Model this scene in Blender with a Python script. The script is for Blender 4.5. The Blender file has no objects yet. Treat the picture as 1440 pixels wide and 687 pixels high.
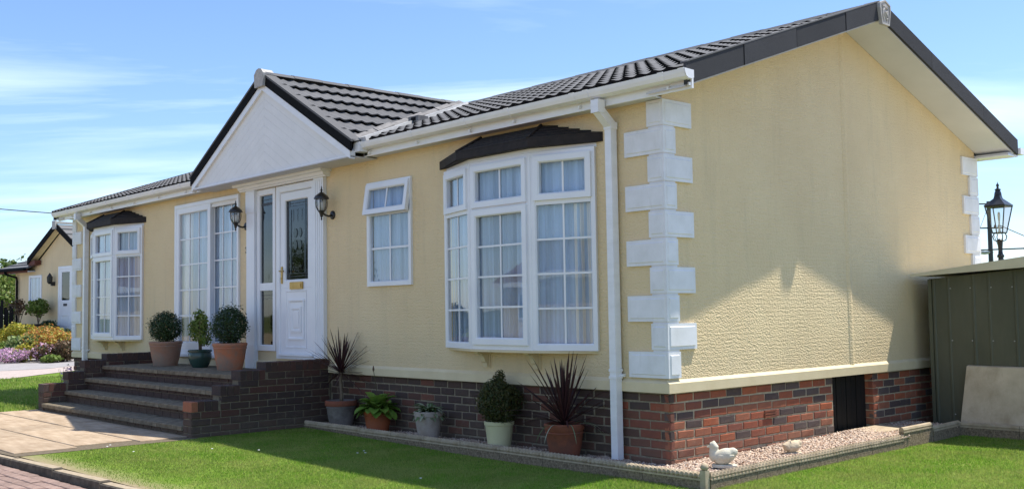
import bpy, math, random
import numpy as np
from mathutils import Vector, Matrix
random.seed(7); rng=np.random.default_rng(7)
S=bpy.context.scene
COL=S.collection
# ------------------------------------------------------------------ camera
CX,CY,CZ,YAW,PIT,ROL,FPX=5.4236,-6.6095,1.2443,-0.83345,0.06301,-0.01591,1466.02
F=Vector((math.cos(PIT)*math.sin(YAW),math.cos(PIT)*math.cos(YAW),math.sin(PIT)))
R0=F.cross(Vector((0,0,1))).normalized(); U0=R0.cross(F)
RR=R0*math.cos(ROL)+U0*math.sin(ROL); UU=-R0*math.sin(ROL)+U0*math.cos(ROL)
cd=bpy.data.cameras.new('camera'); cam=bpy.data.objects.new('camera',cd); COL.objects.link(cam)
cam.matrix_world=Matrix(((RR.x,UU.x,-F.x,CX),(RR.y,UU.y,-F.y,CY),(RR.z,UU.z,-F.z,CZ),(0,0,0,1)))
cd.sensor_width=36; cd.lens=36*FPX/1440; cd.clip_start=.05; cd.clip_end=3000
S.camera=cam
# ------------------------------------------------------------------ light
SA,SK=.18,.45                        # sun direction: x and y per unit of height
sd=Vector((SA,SK,1)).normalized()
el=math.asin(sd.z); az=math.atan2(sd.x,sd.y)
W=bpy.data.worlds.new('World'); S.world=W; W.use_nodes=True
nt=W.node_tree; nt.nodes.clear(); N=nt.nodes.new; L=nt.links.new
wo=N('ShaderNodeOutputWorld'); bg=N('ShaderNodeBackground'); L(bg.outputs[0],wo.inputs[0])
sk=N('ShaderNodeTexSky'); sk.sky_type='NISHITA'; sk.sun_disc=False; sk.sun_elevation=el; sk.sun_rotation=az
sk.air_density=1.0; sk.dust_density=.35; sk.ozone_density=2.0; sk.altitude=20
tc=N('ShaderNodeTexCoord'); sp=N('ShaderNodeSeparateXYZ'); L(tc.outputs['Generated'],sp.inputs[0])
def wm(op,a,b=None,c=None):
    n=N('ShaderNodeMath'); n.operation=op
    for i,v in enumerate((a,b,c)):
        if v is None: continue
        if isinstance(v,(int,float)): n.inputs[i].default_value=v
        else: L(v,n.inputs[i])
    return n.outputs[0]
zc=wm('MAXIMUM',sp.outputs['Z'],0.0); den=wm('ADD',zc,.10)
cb=N('ShaderNodeCombineXYZ'); L(wm('DIVIDE',sp.outputs['X'],den),cb.inputs[0]); L(wm('DIVIDE',sp.outputs['Y'],den),cb.inputs[1])
mp=N('ShaderNodeMapping'); m0=N('ShaderNodeMapping'); m0.inputs['Rotation'].default_value=(0,0,math.radians(-52)); mp.inputs['Scale'].default_value=(.40,1.5,1); mp.inputs['Location'].default_value=(7.3,2.4,0)
L(cb.outputs[0],m0.inputs[0]); L(m0.outputs[0],mp.inputs[0])
n1=N('ShaderNodeTexNoise'); n1.inputs['Scale'].default_value=.9; n1.inputs['Detail'].default_value=7; n1.inputs['Roughness'].default_value=.58; n1.inputs['Distortion'].default_value=.5; L(mp.outputs[0],n1.inputs[0])
n2=N('ShaderNodeTexNoise'); n2.inputs['Scale'].default_value=.35; n2.inputs['Detail'].default_value=3; L(cb.outputs[0],n2.inputs[0])
cl=N('ShaderNodeMapRange'); cl.inputs[1].default_value=.44; cl.inputs[2].default_value=.90; L(n1.outputs[0],cl.inputs[0]); cl.clamp=True
cl2=N('ShaderNodeMapRange'); cl2.inputs[1].default_value=.36; cl2.inputs[2].default_value=.60; L(n2.outputs[0],cl2.inputs[0]); cl2.clamp=True
cf=wm('MULTIPLY',wm('MULTIPLY',cl.outputs[0],cl2.outputs[0]),.60)
mx=N('ShaderNodeMix'); mx.data_type='RGBA'; cf=wm('MULTIPLY',cf,wm('MINIMUM',wm('ADD',wm('MULTIPLY',zc,6.0),.30),1.0)); L(cf,mx.inputs[0]); tn=N('ShaderNodeMix'); tn.data_type='RGBA'; tn.blend_type='MULTIPLY'; tn.inputs[0].default_value=1; tn.inputs[7].default_value=(.80,.90,1.09,1); L(sk.outputs[0],tn.inputs[6]); L(tn.outputs[2],mx.inputs[6]); mx.inputs[7].default_value=(10.5,11.3,12.6,1)
L(mx.outputs[2],bg.inputs[0]); bg.inputs[1].default_value=.125
sl=bpy.data.lights.new('sun','SUN'); sl.energy=4.8; sl.angle=math.radians(.53); sl.color=(1,.95,.86)
so=bpy.data.objects.new('sun',sl); COL.objects.link(so); so.rotation_euler=(-sd).to_track_quat('-Z','Y').to_euler()
S.view_settings.view_transform='Standard'; S.view_settings.look='None'; S.view_settings.gamma=1; S.view_settings.use_curve_mapping=False
S.view_settings.exposure=.66
S.render.engine='CYCLES'; S.cycles.max_bounces=8; S.cycles.transparent_max_bounces=12; S.cycles.caustics_reflective=False; S.cycles.caustics_refractive=False

# ------------------------------------------------------------------ materials
class MT:
    def __init__(s,name):
        s.m=bpy.data.materials.new(name); s.m.use_nodes=True; s.t=s.m.node_tree; s.t.nodes.clear()
        s.o=s.n('ShaderNodeOutputMaterial'); s.b=s.n('ShaderNodeBsdfPrincipled'); s.l(s.b.outputs[0],s.o.inputs[0])
        s.tc=s.n('ShaderNodeTexCoord')
    def n(s,k): return s.t.nodes.new(k)
    def l(s,a,b): s.t.links.new(a,b)
    def math(s,op,a,b=None):
        n=s.n('ShaderNodeMath'); n.operation=op
        for i,v in enumerate((a,b)):
            if v is None: continue
            if isinstance(v,(int,float)): n.inputs[i].default_value=v
            else: s.l(v,n.inputs[i])
        return n.outputs[0]
    def noise(s,scale,det=4,rough=.6,stretch=None,src=None,dist=0):
        n=s.n('ShaderNodeTexNoise'); n.inputs['Scale'].default_value=scale; n.inputs['Detail'].default_value=det; n.inputs['Roughness'].default_value=rough; n.inputs['Distortion'].default_value=dist
        src=src or s.tc.outputs['Object']
        if stretch:
            m=s.n('ShaderNodeMapping'); m.inputs['Scale'].default_value=stretch; s.l(src,m.inputs[0]); src=m.outputs[0]
        s.l(src,n.inputs[0]); return n.outputs[0]
    def ramp(s,f,stops):
        n=s.n('ShaderNodeValToRGB'); s.l(f,n.inputs[0]); e=n.color_ramp.elements
        while len(e)<len(stops): e.new(.5)
        for k,(p,c) in zip(e,stops): k.position=p; k.color=(*c,1)
        return n.outputs[0]
    def mix(s,f,a,b,mode='MIX'):
        n=s.n('ShaderNodeMix'); n.data_type='RGBA'; n.blend_type=mode
        for i,v in ((0,f),(6,a),(7,b)):
            if isinstance(v,(int,float)): n.inputs[i].default_value=v
            elif isinstance(v,tuple): n.inputs[i].default_value=(*v,1)
            else: s.l(v,n.inputs[i])
        return n.outputs[2]
    def bump(s,h,st=.5,dist=.01):
        n=s.n('ShaderNodeBump'); n.inputs['Strength'].default_value=st; n.inputs['Distance'].default_value=dist; s.l(h,n.inputs['Height']); s.l(n.outputs[0],s.b.inputs['Normal'])
    def col(s,c):
        if isinstance(c,tuple): s.b.inputs['Base Color'].default_value=(*c,1)
        else: s.l(c,s.b.inputs['Base Color'])
        return s
    def set(s,r=.6,spec=.4,metal=0): s.b.inputs['Roughness'].default_value=r; s.b.inputs['Specular IOR Level'].default_value=spec; s.b.inputs['Metallic'].default_value=metal; return s
def simple(name,c1,c2,scale=8,r=.6,spec=.4,bump=0,bs=60,bd=.004,stretch=None,metal=0,rand=0):
    t=MT(name); f=t.noise(scale,5,.6,stretch); c=t.ramp(f,[(.3,c1),(.7,c2)])
    if rand:
        oi=t.n('ShaderNodeObjectInfo'); v=t.math('ADD',t.math('MULTIPLY',oi.outputs['Random'],rand),1-rand/2)
        h=t.n('ShaderNodeHueSaturation'); t.l(v,h.inputs['Value']); t.l(c,h.inputs['Color']); c=h.outputs[0]
    t.col(c).set(r,spec,metal)
    if bump: t.bump(t.noise(bs,4,.6,stretch),bump,bd)
    return t.m
M={}
# woven render cladding
def cladding():
    t=MT('cream_cladding')
    wv=t.n('ShaderNodeMapping'); wv.inputs['Scale'].default_value=(48,48,80)
    nz=t.n('ShaderNodeTexNoise'); nz.inputs['Scale'].default_value=6; nz.inputs['Detail'].default_value=3; t.l(t.tc.outputs['Object'],nz.inputs[0])
    va=t.n('ShaderNodeVectorMath'); va.operation='MULTIPLY_ADD'; t.l(nz.outputs[1],va.inputs[0]); va.inputs[1].default_value=(.045,.045,.06); t.l(t.tc.outputs['Object'],va.inputs[2])
    t.l(va.outputs[0],wv.inputs[0])
    vo=t.n('ShaderNodeTexVoronoi'); vo.feature='SMOOTH_F1'; vo.inputs['Scale'].default_value=1; vo.inputs['Smoothness'].default_value=.5; t.l(wv.outputs[0],vo.inputs[0])
    w=t.n('ShaderNodeTexWave'); w.bands_direction='Z'; w.inputs['Scale'].default_value=8.5; w.inputs['Distortion'].default_value=3.2; w.inputs['Detail'].default_value=2; w.inputs['Detail Scale'].default_value=3.5; t.l(t.tc.outputs['Object'],w.inputs[0])
    h=t.math('ADD',t.math('MULTIPLY',t.math('SUBTRACT',1.0,vo.outputs[0]),.75),t.math('MULTIPLY',w.outputs['Fac'],.12))
    h=t.math('ADD',h,t.math('MULTIPLY',t.noise(160,3,.6),.25))
    t.bump(h,.9,.0080)
    c=t.ramp(t.noise(1.3,5,.6),[(.3,(.725,.56,.325)),(.7,(.785,.625,.375))])
    c=t.mix(t.math('MULTIPLY',t.noise(.9,6,.7,(1,1,.35)),.22),c,(.54,.46,.30))
    st=t.ramp(t.noise(2.6,6,.75,(2.2,2.2,.22)),[(.52,(0,0,0)),(.78,(1,1,1))]); c=t.mix(t.math('MULTIPLY',st,.30),c,(.42,.36,.24))
    sx=t.n('ShaderNodeSeparateXYZ'); t.l(t.tc.outputs['Object'],sx.inputs[0]); dz=t.n('ShaderNodeMapRange'); dz.clamp=True; dz.inputs[1].default_value=1.05; dz.inputs[2].default_value=.62; t.l(sx.outputs['Z'],dz.inputs[0])
    c=t.mix(t.math('MULTIPLY',t.math('MULTIPLY',dz.outputs[0],t.noise(7,5,.7)),.35),c,(.40,.35,.25))
    # faint weather staining near the foot
    t.col(c).set(.72,.25); return t.m
M['clad']=cladding()
M['cream']=simple('cream_trim',(.64,.53,.33),(.71,.60,.39),5,.6,.3,.4,90,.003)
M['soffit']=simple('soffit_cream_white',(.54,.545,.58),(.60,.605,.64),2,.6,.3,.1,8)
M['upvc']=simple('white_upvc',(.74,.75,.77),(.80,.81,.82),3,.32,.5,.05,20,.002)
M['gutterw']=simple('white_gutter_plastic',(.74,.74,.74),(.82,.82,.83),6,.35,.5,0,20,.002,(1,1,3))
M['quoin']=simple('painted_quoin',(.66,.66,.66),(.80,.80,.82),5,.6,.3,.35,120,.002)
def quoinm():
    t=MT('painted_quoin_weathered'); g=t.n('ShaderNodeNewGeometry'); c=t.ramp(t.noise(5,5,.6),[(.3,(.68,.68,.68)),(.7,(.80,.80,.82))])
    f=t.ramp(t.noise(6,7,.8,(1,1,.25),g.outputs['Position']),[(.55,(0,0,0)),(.75,(1,1,1))]); c=t.mix(t.math('MULTIPLY',f,.30),c,(.42,.40,.34)); t.col(c).set(.6,.3); t.bump(t.noise(110,4,.6),.35,.002); return t.m
M['quoin']=quoinm()
def shedm():
    t=MT('weathered_green_steel'); c=t.ramp(t.noise(2.5,6,.7,(1,1,.3)),[(.3,(.066,.070,.046)),(.7,(.105,.106,.072))])
    f=t.ramp(t.noise(9,6,.75),[(.62,(0,0,0)),(.76,(1,1,1))]); c=t.mix(t.math('MULTIPLY',f,.35),c,(.20,.17,.11)); t.col(c).set(.45,.4); t.bump(t.noise(5,3,.5,(1,1,.3)),.25,.02); return t.m
M['shed2']=shedm()
M['fibre']=simple('pediment_white',(.72,.71,.68),(.79,.78,.75),3,.5,.3,.06,30,.002)
def tilem(name,a,b):
    t=MT(name); oi=t.n('ShaderNodeObjectInfo')
    g=t.noise(420,2,.7); c=t.ramp(g,[(.35,a),(.65,b)])
    c=t.mix(t.math('MULTIPLY',t.noise(3,5,.65),.5),c,tuple(x*.72 for x in a))
    h=t.n('ShaderNodeHueSaturation'); t.l(t.math('ADD',t.math('MULTIPLY',oi.outputs['Random'],.28),.86),h.inputs['Value']); t.l(c,h.inputs['Color'])
    t.col(h.outputs[0]).set(.9,.2); t.bump(g,.5,.003); return t.m
M['tile']=tilem('grey_stone_chip_tile',(.108,.108,.110),(.180,.178,.178))
M['barge']=tilem('charcoal_stone_chip_barge',(.032,.033,.037),(.075,.076,.082))
M['barge_and_shade_black']=simple('black_barge_and_tile_shade',(.005,.005,.006),(.011,.011,.011),20,.85,.12,.3,200,.002)
M['bayroof']=simple('black_felt_roof',(.012,.009,.008),(.030,.022,.018),14,.7,.3,.5,150,.003)
M['deck']=simple('roof_underlay',(.02,.02,.02),(.03,.03,.03),5,.9,.1)
M['lead']=simple('white_valley_flashing',(.34,.34,.33),(.46,.46,.45),8,.5,.4)
M['upstand']=simple('grey_valley_trim',(.13,.125,.12),(.24,.23,.22),14,.85,.2,.4,120,.003)
def brickm(name,pal):
    t=MT(name); oi=t.n('ShaderNodeObjectInfo')
    r=t.n('ShaderNodeValToRGB'); r.color_ramp.interpolation='CONSTANT'; t.l(oi.outputs['Random'],r.inputs[0]); e=r.color_ramp.elements
    while len(e)<len(pal): e.new(.5)
    for i,(k,c) in enumerate(zip(e,pal)): k.position=i/len(pal); k.color=(*c,1)
    c=t.mix(t.math('MULTIPLY',t.noise(14,5,.7),.75),r.outputs[0],(.10,.055,.045))
    ge=t.n('ShaderNodeNewGeometry'); sm=t.ramp(t.noise(5,7,.75,None,ge.outputs['Position']),[(.56,(0,0,0)),(.72,(1,1,1))])
    c=t.mix(t.math('MULTIPLY',sm,.22),c,(.34,.26,.18))
    sx=t.n('ShaderNodeSeparateXYZ'); t.l(ge.outputs['Position'],sx.inputs[0]); dz=t.n('ShaderNodeMapRange'); dz.clamp=True; dz.inputs[1].default_value=.22; dz.inputs[2].default_value=.0; t.l(sx.outputs['Z'],dz.inputs[0])
    c=t.mix(t.math('MULTIPLY',t.math('MULTIPLY',dz.outputs[0],t.noise(11,5,.7,None,ge.outputs['Position'])),.75),c,(.17,.13,.09))
    t.col(c).set(.85,.25); t.bump(t.noise(90,5,.7),.6,.004); return t.m
red=[(.48,.13,.05),(.36,.095,.045),(.42,.15,.075),(.27,.085,.05),(.40,.11,.05)]
blue=[(.105,.090,.085),(.080,.066,.062),(.15,.10,.08)]
M['brickred']=brickm('red_multi_brick',[red[0],red[1],blue[0],red[2],red[3],red[4],blue[1],red[1],red[3],red[2]])
M['brickdark']=brickm('dark_multi_brick',[(.050,.042,.036),(.072,.050,.038),(.070,.058,.046),(.15,.06,.040),(.058,.048,.040),(.10,.050,.036),(.046,.039,.034),(.082,.062,.045),(.19,.07,.042)])
M['brickcorner']=brickm('corner_multi_brick',[red[3],(.060,.052,.046),red[1],(.20,.08,.05),(.12,.07,.05),red[3]])
M['brickstep']=brickm('step_brick',[(.055,.036,.028),(.040,.035,.033),(.085,.037,.027),(.046,.037,.031),(.07,.038,.029),(.036,.032,.030)])
M['mortar']=simple('sandy_mortar',(.30,.245,.16),(.46,.385,.27),25,.95,.1,.5,150,.003)
M['mortarf']=simple('grey_sandy_mortar',(.19,.16,.11),(.30,.25,.18),25,.95,.1,.5,150,.003)
M['mortard']=simple('weathered_mortar',(.15,.12,.08),(.24,.20,.14),25,.95,.1,.5,150,.003)
M['tread']=simple('weathered_step_slab',(.095,.078,.052),(.25,.205,.14),9,.9,.2,.6,60,.004,rand=.15)
M['slab']=simple('buff_paving_slab',(.27,.195,.125),(.44,.345,.245),2.6,.9,.2,.5,70,.003,(1,3.5,1),rand=.2)
M['concrete']=simple('grey_concrete',(.22,.20,.17),(.34,.31,.27),9,.9,.2,.6,80,.004,rand=.12)
M['kerbs']=simple('soiled_shaded_kerb',(.06,.05,.04),(.15,.13,.10),12,.95,.1,.7,70,.005,rand=.15)  # kerb sides: soiling plus the shade of the road face, both in this colour
M['kerbtop']=simple('tan_dusty_kerb_top',(.27,.22,.15),(.40,.33,.24),14,.95,.1,.7,70,.005)
M['edgeface']=simple('aggregate_edging_face',(.10,.075,.05),(.36,.28,.19),70,.95,.1,.9,90,.012)
M['edging']=simple('buff_concrete_edging',(.33,.26,.17),(.50,.41,.29),10,.9,.2,.6,110,.004,rand=.12)
M['paver']=simple('dusty_road_paver',(.20,.135,.11),(.30,.215,.18),18,.92,.2,.6,60,.004,rand=.30)
M['bouncepave']=simple('pale_bounce_paving',(.27,.24,.20),(.36,.32,.27),3,.95,.2,.4,60,.004)
def roadm():
    t=MT('brick_paved_road'); mp_=t.n('ShaderNodeMapping'); mp_.inputs['Rotation'].default_value=(0,0,-math.atan(.066)); t.l(t.tc.outputs['Object'],mp_.inputs[0])
    b=t.n('ShaderNodeTexBrick'); b.inputs['Scale'].default_value=1; b.inputs['Brick Width'].default_value=.213; b.inputs['Row Height'].default_value=.105; b.inputs['Mortar Size'].default_value=.005; b.inputs['Color1'].default_value=(.22,.15,.125,1); b.inputs['Color2'].default_value=(.30,.215,.18,1); b.inputs['Mortar'].default_value=(.12,.10,.075,1); t.l(mp_.outputs[0],b.inputs[0])
    t.col(t.mix(t.math('MULTIPLY',t.noise(2,6,.7),.4),b.outputs[0],(.30,.25,.20))).set(.92,.2); t.bump(b.outputs['Fac'],-.4,.004); return t.m
M['roadpave']=roadm()
M['asphalt']=simple('pale_asphalt',(.25,.235,.23),(.33,.31,.30),3,.95,.2,.5,200,.003)
M['pinkpave']=simple('pink_gravel_strip',(.34,.28,.25),(.44,.37,.33),8,.95,.2,.6,80,.006)
M['joint']=simple('joint_sand',(.10,.08,.055),(.17,.14,.10),30,.95,.1,.4,100,.003)
def groundm():
    t=MT('lawn_soil'); sx=t.n('ShaderNodeSeparateXYZ'); t.l(t.tc.outputs['Object'],sx.inputs[0])
    g=t.ramp(t.noise(2.2,6,.65),[(.3,(.10,.165,.018)),(.6,(.135,.205,.03)),(.75,(.22,.235,.07))])
    k=t.math('SUBTRACT',sx.outputs['Y'],t.math('MULTIPLY',sx.outputs['X'],.066))   # distance line of the kerb
    k=t.math('ADD',k,t.math('MULTIPLY',t.noise(3.5,5,.7),.35))
    dr=t.n('ShaderNodeMapRange'); dr.clamp=True; dr.inputs[1].default_value=-2.62; dr.inputs[2].default_value=-2.95; t.l(k,dr.inputs[0])
    c=t.mix(dr.outputs[0],g,t.ramp(t.noise(40,4,.7),[(.3,(.20,.16,.09)),(.7,(.33,.27,.17))]))
    t.col(c).set(.95,.1); t.bump(t.noise(60,4,.7),.6,.01); return t.m
M['ground']=groundm()
M['soil']=simple('dark_soil',(.035,.024,.016),(.075,.05,.034),20,.95,.1,.8,60,.01)
M['farground']=simple('rough_ground',(.06,.08,.02),(.11,.12,.04),.5,.95,.1,.5,10,.02)
def leafm(name,cols,trans=.25,rough=.55,patch=None):
    t=MT(name); g=t.n('ShaderNodeNewGeometry'); n=len(cols)
    c=t.ramp(g.outputs['Random Per Island'],[((i+.5)/n,cc) for i,cc in enumerate(cols)])
    if patch:
        f=t.ramp(t.noise(1.7,5,.7,None,g.outputs['Position']),[(.40,(0,0,0)),(.62,(1,1,1))]); c=t.mix(t.math('MULTIPLY',f,.9),c,patch)
        f=t.ramp(t.noise(.8,4,.6,None,g.outputs['Position']),[(.45,(1,1,1)),(.7,(.74,.80,.7))]); c=t.mix(1.0,c,f,'MULTIPLY')
    t.col(c).set(rough,.3)
    tr=t.n('ShaderNodeBsdfTranslucent'); t.l(c,tr.inputs[0]); ms=t.n('ShaderNodeMixShader'); ms.inputs[0].default_value=trans
    t.l(t.b.outputs[0],ms.inputs[1]); t.l(tr.outputs[0],ms.inputs[2]); t.l(ms.outputs[0],t.o.inputs[0]); return t.m
M['grass']=leafm('grass_blades',[(.14,.30,.02),(.18,.35,.028),(.22,.39,.045),(.25,.39,.055),(.15,.28,.02),(.36,.36,.12)],.5,.6,(.36,.39,.11))
M['box']=leafm('box_leaves',[(.018,.038,.012),(.028,.058,.018),(.038,.075,.022),(.05,.09,.03)],.15,.4)
M['lime']=leafm('lime_leaves',[(.09,.15,.02),(.13,.20,.03),(.17,.24,.04),(.22,.26,.07)],.3)
M['conifer']=leafm('dwarf_shrub_leaves',[(.04,.06,.018),(.07,.078,.018),(.10,.078,.02),(.05,.065,.02)],.25)
M['hosta']=leafm('hosta_leaves',[(.15,.26,.04),(.19,.31,.05),(.17,.28,.045)],.3,.4)
M['varieg']=leafm('variegated_leaves',[(.09,.15,.05),(.30,.34,.20),(.12,.19,.07),(.36,.38,.26)],.25)
M['spike']=leafm('purple_spike_leaves',[(.045,.018,.020),(.065,.025,.026),(.035,.017,.018)],.15,.4)
M['orange']=leafm('orange_spirea_leaves',[(.50,.20,.05),(.52,.30,.06),(.42,.34,.06),(.18,.24,.04),(.50,.17,.06),(.26,.28,.05)],.3)
M['yellow']=leafm('yellow_shrub_leaves',[(.46,.40,.04),(.32,.36,.04),(.50,.34,.05),(.18,.24,.03)],.3)
M['darkred']=leafm('dark_red_leaves',[(.10,.055,.03),(.14,.08,.045),(.07,.07,.03),(.17,.10,.05)],.2)
M['pink']=leafm('pink_flower_heads',[(.62,.36,.54),(.70,.48,.62),(.58,.32,.50),(.10,.17,.05)],.3)
M['palevar']=leafm('pale_variegated_leaves',[(.30,.38,.14),(.42,.46,.22),(.20,.28,.09),(.12,.20,.06)],.3)
M['tree']=leafm('tree_leaves',[(.04,.075,.015),(.06,.10,.02),(.08,.125,.03),(.11,.15,.04)],.3)
M['white_pet']=leafm('white_petals',[(.8,.8,.78),(.85,.85,.83)],.2)
M['bark']=simple('bark',(.12,.09,.06),(.22,.17,.12),25,.9,.2,.8,60,.01,(1,1,.3))
def terrac(name,a,b,cc,r=.8):
    t=MT(name); c=t.ramp(t.noise(7,5,.65),[(.3,a),(.7,b)])
    f=t.ramp(t.noise(3.2,5,.7),[(.46,(0,0,0)),(.62,(1,1,1))]); c=t.mix(t.math('MULTIPLY',f,.8),c,cc)
    t.col(c).set(r,.25); t.bump(t.noise(80,4,.6),.3,.003); return t.m
M['terra']=terrac('weathered_terracotta',(.29,.165,.11),(.36,.21,.14),(.24,.19,.145))
M['terra2']=terrac('orange_stained_terracotta',(.48,.17,.08),(.40,.20,.12),(.24,.185,.14))
M['terra3']=terrac('dark_terracotta',(.19,.065,.035),(.24,.08,.045),(.12,.055,.038))
M['terra4']=terrac('orange_terracotta',(.32,.09,.035),(.38,.11,.045),(.25,.09,.05))
M['greypot']=terrac('grey_limed_pot',(.17,.15,.14),(.25,.22,.20),(.10,.085,.075))
M['palepot']=terrac('pale_limed_pot',(.34,.29,.25),(.42,.36,.31),(.27,.21,.17))
M['creampot']=simple('cream_glazed_pot',(.55,.52,.30),(.62,.58,.35),4,.45,.4)
M['greenpot']=simple('green_glazed_pot',(.018,.045,.038),(.035,.075,.06),6,.25,.5)
M['blackpot']=simple('black_plastic_pot',(.015,.015,.015),(.025,.025,.025),6,.5,.4)
M['duck']=simple('white_stone_duck',(.52,.47,.36),(.66,.62,.50),14,.8,.2,.5,90,.004)
M['duck2']=simple('buff_stone_duck',(.50,.40,.27),(.64,.53,.38),18,.85,.2,.5,90,.004)
M['black']=simple('black_cast_metal',(.010,.010,.011),(.022,.021,.020),20,.35,.5,.1,80,.002)
M['brass']=simple('brass',(.42,.26,.07),(.55,.36,.12),15,.35,.5,metal=.8)
M['vent']=simple('black_timber',(.004,.004,.004),(.008,.008,.008),12,.6,.3,.3,60,.004,(1,1,.1))
M['shed']=simple('green_painted_steel',(.075,.078,.050),(.100,.102,.068),3,.45,.45,.15,14,.01,(1,1,.3))
M['shedroof']=simple('cream_painted_steel',(.52,.47,.33),(.62,.57,.42),4,.5,.4,.1,30)
M['leanslab']=simple('stained_paving_slab',(.38,.29,.185),(.64,.52,.37),3.2,.9,.2,.5,70,.004)
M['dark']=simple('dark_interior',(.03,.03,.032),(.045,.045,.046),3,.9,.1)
def slabm():
    t=MT('stained_buff_slab'); c=t.ramp(t.noise(3.5,6,.65),[(.3,(.44,.35,.24)),(.7,(.64,.53,.39))])
    f=t.ramp(t.noise(2.2,7,.75,(1,1,.6)),[(.50,(0,0,0)),(.72,(1,1,1))]); c=t.mix(t.math('MULTIPLY',f,.55),c,(.26,.17,.095)); t.col(c).set(.9,.2); t.bump(t.noise(70,4,.6),.5,.003); return t.m
M['leanslab']=slabm()
M['rail']=simple('pale_grey_cap',(.36,.34,.31),(.48,.46,.43),20,.8,.2,.5,120,.003)
def curtain(name,c,tr=.45):
    t=MT(name); c_=t.ramp(t.noise(9,4,.6,(1,1,.03)),[(.35,tuple(x*.62 for x in c)),(.62,tuple(min(1,x*1.18) for x in c))]); t.col(c_).set(.9,.05); tl=t.n('ShaderNodeBsdfTranslucent'); tl.inputs[0].default_value=(*c,1)
    ms=t.n('ShaderNodeMixShader'); ms.inputs[0].default_value=.08; t.l(t.b.outputs[0],ms.inputs[1]); t.l(tl.outputs[0],ms.inputs[2])
    if tr:
        tp=t.n('ShaderNodeBsdfTransparent'); m2=t.n('ShaderNodeMixShader'); m2.inputs[0].default_value=tr; t.l(ms.outputs[0],m2.inputs[1]); t.l(tp.outputs[0],m2.inputs[2]); t.l(m2.outputs[0],t.o.inputs[0])
    else: t.l(ms.outputs[0],t.o.inputs[0])
    return t.m
M['net']=curtain('net_curtain',(.50,.62,.77),.06); M['drape']=curtain('cream_drape',(.80,.77,.72),0)  # blue light of the sky is put into the net colour
def glass(name,tint,ior=1.5,rough=0.0):
    t=MT(name); t.t.nodes.remove(t.b)
    tp=t.n('ShaderNodeBsdfTransparent'); tp.inputs[0].default_value=(*tint,1); gl=t.n('ShaderNodeBsdfGlossy'); gl.inputs['Roughness'].default_value=rough
    fr=t.n('ShaderNodeFresnel'); fr.inputs[0].default_value=ior; ms=t.n('ShaderNodeMixShader'); ge=t.n('ShaderNodeNewGeometry'); t.l(t.math('MULTIPLY',t.math('MULTIPLY',fr.outputs[0],2.1),t.math('SUBTRACT',1.0,ge.outputs['Backfacing'])),ms.inputs[0]); t.l(tp.outputs[0],ms.inputs[1]); t.l(gl.outputs[0],ms.inputs[2]); t.l(ms.outputs[0],t.o.inputs[0])
    nb=t.n('ShaderNodeBump'); nb.inputs['Strength'].default_value=.12; nb.inputs['Distance'].default_value=.004
    nn=t.n('ShaderNodeTexNoise'); nn.inputs['Scale'].default_value=3.5; nn.inputs['Detail'].default_value=1; t.l(t.tc.outputs['Object'],nn.inputs[0]); t.l(nn.outputs[0],nb.inputs['Height']); t.l(nb.outputs[0],gl.inputs['Normal'])
    return t.m
M['glass']=glass('window_glass',(.96,.975,.985)); M['doorglass']=glass('door_glass',(.30,.36,.40),1.38,.03); M['lampglass']=glass('lamp_glass',(.85,.87,.88),1.5)
M['leadstrip']=simple('leading',(.03,.035,.045),(.05,.055,.065),20,.5,.4)
M['bluelead']=simple('dark_blue_border_glass',(.012,.022,.035),(.02,.034,.05),9,.12,.6)
M['leafmotif']=simple('dark_green_motif_glass',(.008,.014,.012),(.015,.022,.018),9,.12,.6)
M['gravel']=None
def gravelm():
    t=MT('pink_gravel'); g=t.n('ShaderNodeNewGeometry')
    c=t.ramp(g.outputs['Random Per Island'],[(.05,(.30,.19,.13)),(.3,(.43,.31,.23)),(.55,(.52,.40,.30)),(.8,(.62,.51,.41)),(.97,(.26,.20,.17))]); t.col(c).set(.85,.25); return t.m
M['gravel']=gravelm()

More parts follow.
